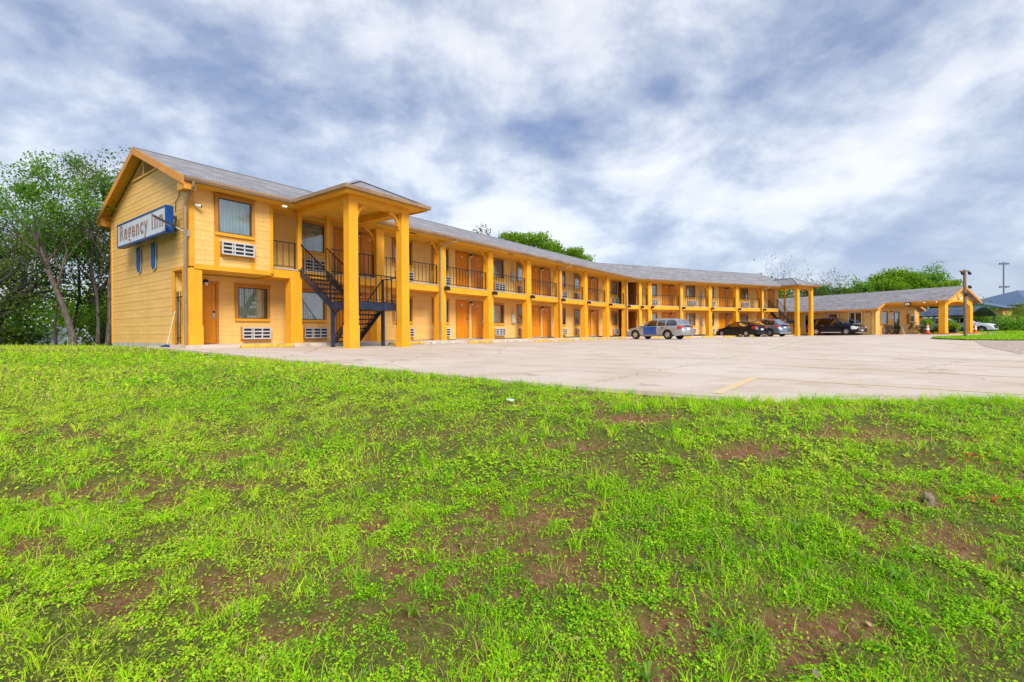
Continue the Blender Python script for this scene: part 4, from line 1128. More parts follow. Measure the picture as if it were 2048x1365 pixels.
def small_things():
    # LED area light on an arm at the corner
    x, y = uvw(5.95, .03)
    l = thing('area_light', (x, y, EYE + 3.08), ANG1, 'grey area light on a slanted arm beside the sign', 'lamp')
    a = MB(); a.box(-.06, .02, -.03, .05, -.1, .1, 'silver'); a.tube([(-.04, 0, 0), (-.34, .12, .17)], .022, 'silver', 8); a.build('arm', l)
    h = MB(); h.bar((-.30, .10, .15), (-.80, .31, .43), .17, .045, 'black_metal'); h.build('lamp_head', l)
    g = MB(); h2 = Vector((-.36, .125, .16)); 
    for k in range(3):
        p0 = Vector((-.40, .145, .18)) + Vector((-.5, .21, .28)) * (k * .25); p1 = p0 + Vector((-.5, .21, .28)) * .2
        g.bar(p0 + Vector((0, 0, -.024)), p1 + Vector((0, 0, -.024)), .12, .006, 'white_metal')
    g.build('lens', l)
    # security cameras
    for (u, v, z, lab) in ((6.12, .04, 3.98, 'white security camera on the near corner above the column'), (8.66, .38, 4.42, 'small white dome camera under the eave beside the porch')):
        x, y = uvw(u, v); c = thing('security_camera', (x, y, EYE + z), ANG1, lab, 'camera')
        b = MB(); b.tube([(0, 0, 0), (0, -.08, -.02)], .03, 'white_paint', 8); b.tube([(0, -.06, -.02), (.12, -.16, -.05)], .045, 'white_paint', 10); b.build('body', c)
        e = MB(); e.tube([(.119, -.159, -.05), (.13, -.169, -.053)], .035, 'black_metal', 10); e.build('lens', c)
    # steel gate in the end recess
    x, y = uvw(6.08, -.86)
    g = thing('security_gate', (x, y, EYE - .33), ANG1, 'black barred gate closing the recess behind the corner column', 'gate')
    for zz in (.22, 1.52):
        m = MB(); m.box(-.012, .012, -.45, .45, zz, zz + .035, 'black_metal'); m.build('rail', g)
    for k in range(7):
        m = MB(); yy = -.42 + k * .14; m.box(-.01, .01, yy - .01, yy + .01, .05, 1.72, 'black_metal'); m.build('bar', g)
    add_lamp(F1, 6.9, WALL + .02, 1.78)
    # mop
    x, y = uvw(5.72, -1.05)
    mo = thing('mop', (x, y, float(groundz(x, y)) + EYE + .02), ANG1, 'blue-headed mop leaning against the yellow corner', 'mop')
    s = MB(); s.tube([(0, .0, .06), (.18, -.14, 1.15)], .016, 'mop_stick', 8); s.build('handle', mo)
    hd = MB(); rr = random.Random(2)
    for k in range(26):
        a = rr.uniform(0, 6.28); q = rr.uniform(.12, .22); hd.tube([(0, 0, .09), (q * .5 * math.cos(a), q * .5 * math.sin(a), .07), (q * math.cos(a), q * math.sin(a), .01)], [.02, .022, .014], 'mop_blue', 5)
    hd.build('mop_head', mo)
    # roof vents on the soffit: dark strips
    for u in (14.6, 22.0, 29.6):
        v = MB(T1); v.box(u, u + .36, .12, .30, ZC - .012, ZC - .001, 'dark_frame'); v.build('soffit_vent', motel)
    # a black wire hanging down the gable
    w = MB(T1); pts = [(5.955, -1.25, 5.22), (5.955, -.85, 5.10), (5.955, -.62, 4.95), (5.955, -.60, 4.55), (5.955, -.68, 4.35), (5.955, -.95, 4.2), (5.955, -1.0, 3.9)]
    w.tube(pts, .012, 'black_metal', 5); w.build('cable', motel)
small_things()

# parking bumpers
def stop(fr_pt, u0, u1, ang, label, m):
    L_ = u1 - u0
    x, y = fr_pt
    s = MB(); prof = [(-.085, 0), (-.085, .05), (-.05, .125), (.05, .125), (.085, .05), (.085, 0)]
    s.ext(prof, 0, -L_ / 2 + .06, L_ / 2 - .06, m)
    for e in (-1, 1):
        a, b = e * (L_ / 2 - .0602), e * L_ / 2
        s.poly([(a, q, z) for q, z in prof] + [(b, q * .8, z * .72) for q, z in prof], [(0, 1, 2, 3, 4, 5), (11, 10, 9, 8, 7, 6)] + [(i, (i + 1) % 6, 6 + (i + 1) % 6, 6 + i) for i in range(6)], m)
    o = s.build('wheel_stop'); o.location = (x, y, lz(x, y)); o.rotation_euler = (0, 0, ang)
    return tag(o, label, 'wheel stop', 'concrete wheel stops along the walkway')
ST1 = [(7.0, 8.72, 'yellow_paint', 'yellow wheel stop below the first ground-floor window'), (12.75, 14.6, 'yellow_paint', 'yellow wheel stop behind the near porch'), (15.1, 16.95, 'stop_concrete', 'bare grey wheel stop just past the near porch'),
       (17.6, 19.45, 'yellow_paint', 'yellow wheel stop in front of the first door pair'), (20.75, 22.7, 'stop_concrete', 'pale bare wheel stop between first and second door pairs'), (23.4, 25.3, 'yellow_paint', 'yellow wheel stop before the second door pair'),
       (26.15, 28.05, 'yellow_paint', 'yellow wheel stop past the second door pair'), (28.95, 30.85, 'yellow_paint', 'yellow wheel stop at the third door pair'), (31.7, 33.65, 'yellow_paint', 'yellow wheel stop two spaces from the silver wagon'), (34.6, 36.65, 'yellow_paint', 'yellow wheel stop just short of the silver wagon')]
for a, b, m, lab in ST1: stop(uvw((a + b) / 2, 1.0), a, b, ANG1, lab, m)
for w, lab in ((2.0, 'yellow wheel stop under the silver wagon'), (5.6, 'yellow wheel stop right behind the silver wagon'), (8.5, 'yellow wheel stop between wagon and black sedan'), (11.3, 'yellow wheel stop under the black sedan'), (14.1, 'yellow wheel stop under the slate grey crossover'), (16.8, 'yellow wheel stop beside the slate grey crossover')):
    stop(wtw(w, 1.0), w - .92, w + .92, ANG2, lab, 'yellow_paint')
x, y = wtw(24.0, 2.6)
for t, lab in ((1.5, 'yellow wheel stop at the office wall behind the black SUV'), (4.6, 'yellow wheel stop at the office wall near its nose')):
    stop(wtw(23.4, t), -.92, .92, ANG2 + R(90), lab, 'yellow_paint')

# ================================================================ cars
def pl(pts):
    xs = [p[0] for p in pts]; zs = [p[1] for p in pts]
    return lambda x: float(np.interp(x, xs, zs))
def car(name, loc, heading, label, P):
    """x forward from the rear bumper (0) to the nose (L); y to the left; z up"""
    c = thing(name, loc, heading, label, 'car', 'cars parked at the motel')
    L, W, wb, fo, wr = P['L'], P['W'], P['wb'], P['fo'], P['wr']
    xf, xr = L - fo, L - fo - wb; off = L / 2
    top = pl(P['top']); roof_ = pl(P['roof']); sill = P.get('sill', .24); body = P['body']
    ra = wr * 1.16
    def zb(x):
        z = sill + .05 * max(0, (x - L + .5) / .5) + .08 * max(0, (.5 - x) / .5)
        for q in (xf, xr):
            d = abs(x - q)
            if d < ra: z = max(z, wr + math.sqrt(ra * ra - d * d))
        return min(z, top(x) - .05)
    def plan(x):
        a = min(x, .9) / .9; b = min(L - x, 1.1) / 1.1
        return (1 - .10 * (1 - a) ** 2.2) * (1 - .16 * (1 - b) ** 2.2)
    def hw(x, z):
        s = (z - .2) / max(.1, top(x) - .2)
        sec = .93 + .07 * math.sin(min(1, max(0, s)) * math.pi * .62 + .25) if s < 1 else .97
        sec -= .05 * max(0, s - .72) / .28
        return W / 2 * plan(x) * sec
    def shift(x, z):
        """round the nose and tail in side view"""
        zt = top(x)
        if x < .35: return (.35 - x) / .35 * P.get('tail', .16) * max(0, (z - .55) / (zt - .55 + 1e-3)) ** 1.5 + (.35 - x) / .35 * .10 * max(0, (.45 - z) / .25)
        if x > L - .45: return -(x - L + .45) / .45 * (P.get('nose', .22) * max(0, (z - .5) / (zt - .5 + 1e-3)) ** 1.6 + .10 * max(0, (.42 - z) / .22))
        return 0
    xs = sorted(set(np.round(np.concatenate([np.linspace(0, L, 26), [q + ra * math.cos(a) for q in (xf, xr) for a in np.linspace(0, math.pi, 11)], [.06, .14, L - .06, L - .15]]), 4)))
    xs = [x for x in xs if 0 <= x <= L]
    rows = 9; V = []; idx = {}
    mb = MB()
    def side_pt(x, k, sg):
        z0, z1 = zb(x), top(x); z = z0 + (z1 - z0) * k / (rows - 1)
        return (x + shift(x, z) - off, sg * hw(x, z), z)
    V = []
    for sg in (1, -1):
        for x in xs:
            for k in range(rows): V.append(side_pt(x, k, sg))
    n = len(xs); f = []
    I = lambda s, i, k: (s * n + i) * rows + k
    for s in (0, 1):
        for i in range(n - 1):
            for k in range(rows - 1):
                q = (I(s, i, k), I(s, i + 1, k), I(s, i + 1, k + 1), I(s, i, k + 1)); f.append(q if s == 1 else q[::-1])
    # top deck with a little crown
    base = len(V); cr = 5
    for x in xs:
        h = hw(x, top(x)); sx = x + shift(x, top(x)) - off
        for j in range(1, cr): y = h * (1 - 2 * j / cr); V.append((sx, y, top(x) + .035 * (1 - (y / h) ** 2) * min(1, x / .3, (L - x) / .3)))
    J = lambda i, j: I(0, i, rows - 1) if j == 0 else (I(1, i, rows - 1) if j == cr else base + i * (cr - 1) + j - 1)
    for i in range(n - 1):
        for j in range(cr): f.append((J(i, j), J(i + 1, j), J(i + 1, j + 1), J(i, j + 1)))
    for i in (0, n - 1):
        for k in range(rows - 1): f.append((I(0, i, k), I(1, i, k), I(1, i, k + 1), I(0, i, k + 1)))
        f.append(tuple([I(0, i, rows - 1)] + [J(i, j) for j in range(1, cr)] + [I(1, i, rows - 1)]))
    mb.poly(V, f, body, True)
    bo = mb.build('body', c)
    # floor and wheel wells
    u = MB(); u.box(.25 - off, L - .3 - off, -W / 2 * .80, W / 2 * .80, .22, top(L / 2) - .15, 'plastic_black'); u.build('underbody', c)
    # greenhouse
    g0, g1 = P['roof'][0][0], P['roof'][-1][0]
    gx = sorted(set(np.round(np.concatenate([np.linspace(g0, g1, 26), [p[0] for p in P['roof']]]), 4)))
    tum = P.get('tum', .74)
    def gy(x, z):
        b = top(x); r = max(P['H'] - b, .2); s = min(1, max(0, (z - b) / r))
        return hw(x, b) * (.985 - (1 - tum) * (s ** 1.15))
    gr = 6; V = []
    for sg in (1, -1):
        for x in gx:
            z0, z1 = top(x) - .01, max(roof_(x), top(x) + .005)
            for k in range(gr): z = z0 + (z1 - z0) * k / (gr - 1); V.append((x - off, sg * gy(x, z), z))
    m_ = len(gx); f = []; I2 = lambda s, i, k: (s * m_ + i) * gr + k
    for s in (0, 1):
        for i in range(m_ - 1):
            for k in range(gr - 1):
                q = (I2(s, i, k), I2(s, i + 1, k), I2(s, i + 1, k + 1), I2(s, i, k + 1)); f.append(q if s == 1 else q[::-1])
    base = len(V)
    def crown(x, y): 
        h = gy(x, roof_(x)); return .045 * (1 - (y / h) ** 2)
    for x in gx:
        h = gy(x, max(roof_(x), top(x) + .005))
        for j in range(1, cr): y = h * (1 - 2 * j / cr); V.append((x - off, y, max(roof_(x), top(x) + .005) + crown(x, y)))
    J2 = lambda i, j: I2(0, i, gr - 1) if j == 0 else (I2(1, i, gr - 1) if j == cr else base + i * (cr - 1) + j - 1)
    for i in range(m_ - 1):
        for j in range(cr): f.append((J2(i, j), J2(i + 1, j), J2(i + 1, j + 1), J2(i, j + 1)))
    g = MB(); g.poly(V, f, body, True); g.build('cabin', c)
    # glass set into the cabin
    def side_patch(nm, poly_lo, poly_hi, x0, x1, sg, m, fn, e=.006, parent=None, nz=4):
        q = MB(); N_ = 10; V = []
        lo, hi = pl(poly_lo) if isinstance(poly_lo, list) else poly_lo, pl(poly_hi) if isinstance(poly_hi, list) else poly_hi
        for i in range(N_ + 1):
            x = x0 + (x1 - x0) * i / N_; a, b = lo(x), max(hi(x), lo(x) + .003)
            for k in range(nz + 1): z = a + (b - a) * k / nz; V.append((x + shift(x, z) * (fn is hw) - off, sg * (fn(x, z) + e), z))
        q.poly(V, [(i * (nz + 1) + k, (i + 1) * (nz + 1) + k, (i + 1) * (nz + 1) + k + 1, i * (nz + 1) + k + 1) for i in range(N_) for k in range(nz)], m, True)
        return q.build(nm, parent or c, fix=False)
    gm = P.get('glass', 'car_glass_dark')
    for sg in (1, -1):
        for x0, x1 in P['wins']:
            side_patch('side_window', lambda x: top(x) + .035, lambda x: min(roof_(x) - .055, P['H'] - .10), x0, x1, sg, gm if not P.get('clear') else 'car_glass', gy)
            side_patch('window_lining', lambda x: top(x) + .035, lambda x: min(roof_(x) - .055, P['H'] - .10), x0, x1, sg, 'car_interior' if P.get('clear') else 'plastic_black', gy, e=.003)
    def top_patch(nm, x0, x1, m, e, fr=.86):
        q = MB(); V = []; N_ = 8; M_ = 6
        for i in range(N_ + 1):
            x = x0 + (x1 - x0) * i / N_; h = gy(x, roof_(x)) * fr
            for j in range(M_ + 1): y = h * (1 - 2 * j / M_); V.append((x - off, y, roof_(x) + crown(x, y) + e))
        q.poly(V, [(i * (M_ + 1) + j, (i + 1) * (M_ + 1) + j, (i + 1) * (M_ + 1) + j + 1, i * (M_ + 1) + j + 1) for i in range(N_) for j in range(M_)], m, True)
        return q.build(nm, c, fix=False)
    a, b = P['wind']; top_patch('windshield', a, b, 'car_glass', .010); top_patch('windshield_lining', a, b, 'car_interior', .006)
    a, b = P['rear']; top_patch('rear_window', a, b, gm, .010); top_patch('rear_window_lining', a, b, 'plastic_black', .006)
    # lamps, plate, mirrors, handles, trim
    lz0, lz1 = P['tailz']; hz0, hz1 = P['headz']
    for sg in (1, -1):
        side_patch('tail_light', lambda x: lz0, lambda x: lz1, .01, P.get('tlen', .38), sg, 'tail_red', hw, e=.010)
        side_patch('headlight', lambda x: hz0, lambda x: min(hz1, top(x) - .02), L - .50, L - .02, sg, 'lamp_clear', hw, e=.010)
        q = MB(); y0 = hw(.03, (lz0 + lz1) / 2); s_ = shift(0, (lz0 + lz1) / 2) - off - .012
        q.box(s_, s_ + .06, *sorted((sg * y0 * .98, sg * y0 * .62)), lz0, lz1, 'tail_red'); q.build('tail_light', c)
        q = MB(); y0 = hw(L - .03, hz0); s_ = L + shift(L, (hz0 + hz1) / 2) - off
        q.box(s_ - .05, s_ + .012, *sorted((sg * y0 * .97, sg * y0 * .60)), hz0, min(hz1, top(L) + .0), 'lamp_clear'); q.build('headlight', c)
        xm = P['wind'][1] - .32; zm = top(xm) + .10
        q = MB(); y0 = gy(xm, zm); q.lathe([(.0, -.11), (.07, -.09), (.10, 0), (.07, .08), (.0, .10)], (xm - off, sg * (y0 + .13), zm), P.get('mirror', body), 10, 'y'); q.build('mirror', c)
        for x in P['handles']:
            q = MB(); z = top(x) - .10; y0 = hw(x, z) + .004; q.box(x - .10 - off, x + .10 - off, *sorted((sg * y0, sg * (y0 + .03))), z - .015, z + .018, P.get('handle', 'chrome')); q.build('door_handle', c)
        q = MB(); V = []
        side_patch('sill_trim', lambda x: sill - .02, lambda x: sill + P.get('clad', .10), xr + ra + .02, xf - ra - .02, sg, P.get('cladm', 'plastic_black'), hw, e=.012)
        for x in P['seams']: side_patch('door_seam', lambda x_: sill + .08, lambda x_: top(x_) - .01, x - .006, x + .006, sg, 'plastic_black', hw, e=.004)
        if P.get('rails'):
            q = MB(); a, b = P['rails']; q.tube([(x - off, sg * (gy(x, P['H']) - .02), roof_(x) + (.05 if 0 < i < 5 else .0)) for i, x in enumerate(np.linspace(a, b, 6))], .018, 'cladding', 6); q.build('roof_rail', c)
    q = MB(); s_ = shift(0, P['platez']) - off; q.box(s_ - .02, s_ + .02, -.16, .16, P['platez'] - .07, P['platez'] + .08, 'white_paint'); q.build('number_plate', c)
    q = MB(); q.box(L - off - .10 + .02, L - off + .025, -.16, .16, .42, .53, 'white_paint'); q.build('number_plate', c)
    q = MB(); q.box(L + shift(L, .55) - off - .06, L + shift(L, .55) - off + .012, -W * .27, W * .27, .47, P['headz'][1] - .06, P.get('grille', 'plastic_black')); q.build('grille', c)
    q = MB(); q.box(-off + .02, -off + .20, -W * .40, W * .40, .28, .42, P.get('bumperm', 'plastic_black')); q.build('rear_bumper', c)
    q = MB(); q.box(L - off - .26, L - off - .02, -W * .36, W * .36, .22, .33, P.get('lipm', 'plastic_black')); q.build('front_lip', c)
    # wheels
    rim = P.get('rimm', 'rim'); tw = .21
    ty = MB(); ty.lathe([(wr * .62, -tw / 2), (wr * .93, -tw / 2), (wr, -tw / 2 + .04), (wr, tw / 2 - .04), (wr * .93, tw / 2), (wr * .62, tw / 2)], (0, 0, 0), 'tyre', 22, 'y')
    tm = ty.mesh('tyre')
    ri = MB(); ri.lathe([(wr * .63, -tw / 2 + .01), (wr * .63, tw / 2 - .01), (wr * .58, tw / 2 - .03), (wr * .55, tw / 2 - .08), (0.0, tw / 2 - .09)], (0, 0, 0), 'rim_dark' if P.get('spokes', 5) < 9 else rim, 22, 'y')
    ri.lathe([(.0, tw / 2 + .0), (wr * .14, tw / 2 - .005), (wr * .16, tw / 2 - .06)], (0, 0, 0), rim, 10, 'y')
    ns = P.get('spokes', 5)
    for k in range(ns):
        a = 2 * math.pi * k / ns; ri.bar((wr * .10 * math.cos(a), tw / 2 - .025, wr * .10 * math.sin(a)), (wr * .61 * math.cos(a), tw / 2 - .02, wr * .61 * math.sin(a)), .095 if ns < 7 else .05, .03, rim, up=(0, 1, 0))
    rm = ri.mesh('rim')
    for x in (xf, xr):
        for sg in (1, -1):
            w = ob('wheel', tm, c, (x - off, sg * (W / 2 - tw / 2 - .015), wr), 0 if sg > 0 else math.pi); ob('rim', rm, w)
    c['_'] = 0; del c['_']
    return c, dict(side=side_patch, hw=hw, top=top, sill=sill, off=off, shift=shift)
WAGON = dict(L=4.80, W=1.79, H=1.48, wb=2.67, fo=.98, wr=.335, body='paint_silver', clear=True, mirror='paint_silver',
             top=[(0, .86), (.12, .93), (1.0, .95), (3.0, .92), (3.45, .915), (3.6, .90), (4.3, .80), (4.65, .70), (4.80, .62)],
             roof=[(.10, .95), (.20, 1.02), (.62, 1.38), (.80, 1.43), (1.6, 1.48), (2.2, 1.475), (2.55, 1.43), (2.9, 1.28), (3.55, .93)],
             wins=[(.50, 1.30), (1.40, 1.98), (2.08, 3.12)], wind=(2.62, 3.48), rear=(.22, .58), tailz=(.74, .95), headz=(.58, .72), platez=.72, handles=[1.55, 2.35], handle='plastic_black', seams=[1.34, 2.04, 3.14],
             rails=(.85, 2.35), clad=.12, cladm='cladding', bumperm='cladding', tail=.12, spokes=5, tlen=.42)
SEDAN = dict(L=4.75, W=1.82, H=1.45, wb=2.74, fo=.95, wr=.325, body='paint_black',
             top=[(0, .90), (.10, 1.0), (.75, 1.02), (1.4, .97), (3.2, .90), (3.5, .89), (4.2, .78), (4.6, .66), (4.75, .58)],
             roof=[(.35, 1.03), (.7, 1.14), (1.25, 1.34), (1.6, 1.42), (2.1, 1.45), (2.5, 1.42), (2.9, 1.26), (3.55, .91)],
             wins=[(.95, 1.95), (2.03, 3.05)], wind=(2.62, 3.48), rear=(.48, 1.25), tailz=(.76, .96), headz=(.56, .70), platez=.70, handles=[1.55, 2.45], handle='paint_black', seams=[1.25, 2.0, 3.1], tail=.10, spokes=10, tlen=.45)
EDGE = dict(L=4.78, W=1.93, H=1.72, wb=2.85, fo=.95, wr=.37, body='paint_slate', sill=.30,
            top=[(0, .98), (.14, 1.06), (1.0, 1.08), (3.2, 1.04), (3.5, 1.03), (4.2, .95), (4.6, .84), (4.78, .74)],
            roof=[(.08, 1.08), (.22, 1.20), (.62, 1.56), (.85, 1.62), (1.7, 1.70), (2.3, 1.69), (2.65, 1.62), (2.95, 1.48), (3.62, 1.05)],
            wins=[(.62, 1.28), (1.36, 2.15), (2.23, 3.1)], wind=(2.72, 3.55), rear=(.22, .60), tailz=(.90, 1.08), headz=(.72, .86), platez=.86, handles=[1.65, 2.55], seams=[1.32, 2.19, 3.15], bumperm='silver', clad=.14, tail=.16, spokes=5, tlen=.55)
SUV = dict(L=4.98, W=1.97, H=1.75, wb=2.90, fo=.94, wr=.375, body='paint_black', sill=.28,
           top=[(0, 1.0), (.14, 1.10), (1.0, 1.10), (3.2, 1.08), (3.5, 1.07), (4.3, 1.02), (4.75, .95), (4.98, .85)],
           roof=[(.08, 1.10), (.18, 1.22), (.48, 1.62), (.75, 1.69), (1.8, 1.75), (2.5, 1.73), (2.85, 1.64), (3.15, 1.48), (3.75, 1.09)],
           wins=[(.55, 1.18), (1.30, 2.22), (2.30, 3.25)], wind=(2.92, 3.68), rear=(.2, .47), tailz=(.72, 1.08), headz=(.60, .92), platez=.80, handles=[1.75, 2.70], seams=[1.27, 2.26, 3.3], clad=.05, cladm='chrome', tail=.10, nose=.12, spokes=14, rimm='rim', grille='rim_dark', lipm='silver', rails=(.7, 2.5))
PICK = dict(L=5.2, W=1.95, H=1.80, wb=3.1, fo=.95, wr=.38, body='paint_white', sill=.32,
            top=[(0, 1.05), (.14, 1.12), (1.0, 1.14), (3.3, 1.10), (3.7, 1.10), (4.6, 1.05), (5.0, .98), (5.2, .88)],
            roof=[(.08, 1.12), (.18, 1.25), (.48, 1.66), (.8, 1.74), (1.9, 1.80), (2.7, 1.78), (3.0, 1.70), (3.3, 1.52), (3.9, 1.12)],
            wins=[(.6, 1.3), (1.4, 2.35), (2.45, 3.4)], wind=(3.05, 3.82), rear=(.2, .47), tailz=(.85, 1.1), headz=(.72, .94), platez=.85, handles=[1.8, 2.8], seams=[1.35, 2.4, 3.45], spokes=6, tail=.1, nose=.14)
def place(P, rearwheel_xy, dirv, sg):
    """centre of a car from its rear wheel on side sg (+1 left) and its heading"""
    d = np.array(dirv) / np.linalg.norm(dirv); l = np.array([-d[1], d[0]])
    xr = P['L'] - P['fo'] - P['wb'] - P['L'] / 2
    p = np.array(rearwheel_xy) - d * xr - l * sg * (P['W'] / 2 - .1)
    return (float(p[0]), float(p[1]), lz(*p)), math.atan2(d[1], d[0])
l, h = place(WAGON, (11.04, 34.0), (-.656, .755), 1)
wg, K = car('station_wagon', l, h, 'dented silver station wagon with a blue replacement front door', WAGON)
for sg in (1,):
    p = K['side']('front_door', lambda x: WAGON['sill'] + .02 if 'sill' in WAGON else .27, lambda x: K['top'](x) - .004, 2.06, 3.10, sg, 'paint_blue', K['hw'], .012)
    p['label'] = 'bright blue replacement front door'
    q = K['side']('mirror_cover', lambda x: .93, lambda x: 1.02, 3.0, 3.1, sg, 'paint_blue', K['hw'], .05)
    d_ = MB(); rr = random.Random(8)
    for k in range(9):                       # crumpled rear door
        x = rr.uniform(1.42, 1.98) - K['off']; z = rr.uniform(.36, .82); d_.poly([(x + rr.uniform(-.14, .14), K['hw'](x + K['off'], z) + rr.uniform(.006, .028), z + rr.uniform(-.09, .09)) for _ in range(3)], [(0, 1, 2)], 'paint_silver')
    d_.build('dent', wg, fix=False)
nb = MB(); nb.box(WAGON['L'] / 2 - .22, WAGON['L'] / 2 - .01, -.74, .74, .30, .60, 'bumper_tan'); nb.build('front_bumper', wg)
l, h = place(SEDAN, (22.15, 45.4), (-.4374, .8993), 1); car('sedan', l, h, 'black sedan parked nose-in between wagon and grey crossover', SEDAN)
l, h = place(EDGE, (24.75, 46.05), (-.4374, .8993), 1); car('crossover', l, h, 'slate grey crossover parked beside the black sedan', EDGE)
l, h = place(SUV, (31.62, 49.85), (.4374, -.8993), -1); car('suv', l, h, 'black three-row SUV parked along the office wall facing the street', SUV)
l, h = (wtw(41.9, 6.9)), ANG2 - R(84)
car('crossover', (l[0], l[1], lz(*l)), h, 'pale silver SUV nosing out from under the dark carport', PICK)
P2 = dict(EDGE, body='paint_teal'); l = wtw(38.3, 6.6)
car('crossover', (l[0], l[1], lz(*l)), ANG2 - R(90), 'dark teal SUV seen between the canopy pillars', P2)

# ================================================================ office with canopy
OX, OY = wtw(24.4, 6.8); OZ = -.47
office = thing('office_building', (OX, OY, EYE + OZ), ANG2, 'single-storey yellow motel office with grey shingle roof and arched drive-under canopy', 'office')
def T3(p): return (p[0] - 24.4, -(p[1] - 6.8), p[2] - OZ)
def off_wall():
    # long wall towards the lot (faces -w), openings in (t, z)
    holes = [(2.42, 3.32, .95, 1.72), (4.42, 5.58, .68, 1.80), (-.1, .55, .10, 1.72)]
    m = MB(T3)
    for a, b, p, q in rects(-5.5, 6.66, OZ, 2.02, holes): m.box(24.4, 24.54, a, b, p, q, 'wall_core')
    w = m.build('wall', office)
    s = MB(T3)
    for a, b, z, h in courses(-5.5, 6.66, OZ + .05, 2.0, holes):
        s.poly([(x, t, zz) for t in (a, b) for x, zz in ((24.399, z), (24.376, z), (24.392, z + h + .012), (24.399, z + h + .012))], [(3, 2, 1, 0), (4, 5, 6, 7), (0, 1, 5, 4), (1, 2, 6, 5), (2, 3, 7, 6), (3, 0, 4, 7)], 'siding')
    tag(s.build('siding', w), kind='stuff')
    for a, b, p, q in holes:
        f = MB(T3); k = .07
        f.box(24.33, 24.42, a - k, b + k, q, q + k, 'white_paint'); f.box(24.33, 24.42, a - k, b + k, p - k, p, 'white_paint'); f.box(24.33, 24.42, a - k, a, p + .001, q - .001, 'white_paint'); f.box(24.33, 24.42, b, b + k, p + .001, q - .001, 'white_paint')
        if b - a > 1: f.box(24.35, 24.42, (a + b) / 2 - .03, (a + b) / 2 + .03, p + .001, q - .001, 'white_paint')
        win = f.build('window', office)
        g = MB(T3); g.box(24.40, 24.406, a, b, p, q, 'glass'); g.build('pane', win)
        g = MB(T3); g.box(24.7, 24.72, a - .1, b + .1, p - .1, q + .1, 'dark_room'); g.build('room_backing', win)
    # brown trim boards between the windows
    t = MB(T3)
    for a in (2.25, 3.42, 4.26, 5.68, 1.2): t.box(24.35, 24.374, a, a + .09, OZ + .05, 1.98, 'trim')
    t.box(24.35, 24.373, -5.5, 6.6, 1.86, 2.0, 'trim'); t.build('wall_trim', w)
    # gable wall towards the street (faces +t)
    holes = [(25.25, 26.45, .58, 1.76), (27.65, 28.62, OZ, 1.80)]
    rz = lambda x: 3.93 - abs(x - 28.4) * .434 - .08
    m = MB(T3)
    for a, b, p, q in rects(24.4, 32.4, OZ, 2.05, holes): m.box(a, b, 6.66, 6.8, p, q, 'wall_core')
    m.poly([(24.4, 6.73, 2.05), (32.4, 6.73, 2.05), (32.4, 6.73, rz(32.4)), (28.4, 6.73, rz(28.4)), (24.4, 6.73, rz(24.4))], [(0, 1, 2, 3, 4)], 'siding')
    w2 = m.build('gable_wall', office)
    s = MB(T3)
    for a, b, z, h in courses(24.5, 32.3, OZ + .05, 2.05, holes): lap(s, 6.8, a, b, z, h)
    z = 2.08
    while z < 3.75:
        hw_ = (3.93 - .1 - z - .15) / .434
        if hw_ > .1: lap(s, 6.8 if z < 2.2 else 6.74, max(24.5, 28.4 - hw_), min(32.3, 28.4 + hw_), z, .15)
        z += .15
    tag(s.build('siding', w2), kind='stuff')
    t = MB(T3); t.box(24.38, 24.5, 6.801, 6.83, OZ, 2.05, 'trim'); t.box(32.3, 32.42, 6.801, 6.83, OZ, 2.05, 'trim'); t.build('corner_trim', w2)
    # window, door
    a, b, p, q = holes[0]; f = MB(T3); k = .08
    f.box(a - k, b + k, 6.8, 6.86, q, q + k, 'frame_brown'); f.box(a - k, b + k, 6.8, 6.87, p - k, p, 'frame_brown'); f.box(a - k, a, 6.8, 6.86, p + .001, q - .001, 'frame_brown'); f.box(b, b + k, 6.8, 6.86, p + .001, q - .001, 'frame_brown')
    win = f.build('window', office); g = MB(T3); g.box(a, b, 6.80, 6.806, p, q, 'glass'); g.build('pane', win); g = MB(T3); g.box(a, b, 6.5, 6.52, p, q, 'dark_room'); g.build('room_backing', win)
    a, b, p, q = holes[1]; f = MB(T3); k = .07
    f.box(a, a + k, 6.78, 6.85, p, q, 'dark_frame'); f.box(b - k, b, 6.78, 6.85, p, q, 'dark_frame'); f.box(a + k, b - k, 6.78, 6.85, q - k, q, 'dark_frame'); f.box(a + k, b - k, 6.78, 6.85, p, p + .16, 'dark_frame'); f.box(a + k, b - k, 6.79, 6.84, .55, .62, 'dark_frame')
    d_ = f.build('door', office); g = MB(T3); g.box(a + k, b - k, 6.81, 6.816, p + .16, q - k, 'glass'); g.build('pane', d_); g = MB(T3); g.box(a, b, 6.45, 6.47, p, q, 'dark_room'); g.build('room_backing', d_)
    g = MB(T3); g.box(b - k - .02, b - k + .03, 6.851, 6.90, .45, .75, 'silver'); g.build('door_handle', d_)
    c = MB(T3); c.box(a + .02, b - .02, 6.801, 6.86, 1.86, 2.06, 'curtain_tan'); c.build('transom_plate', office)
    ac = ob('ac_unit', AC[0], office, T3((26.05, 6.82, -.24))); ac.rotation_euler = (0, 0, 0); ob('louver_back', AC[1], ac); ob('grille', AC[2], ac)
    lp_ = ob('wall_lamp', LAMP[0], office, T3((27.1, 6.82, 1.83))); ob('lamp_globe', LAMP[1], lp_)
    lp_ = ob('wall_lamp', LAMP[0], office, T3((24.38, 6.1, 1.72)), -math.pi / 2); ob('lamp_globe', LAMP[1], lp_)
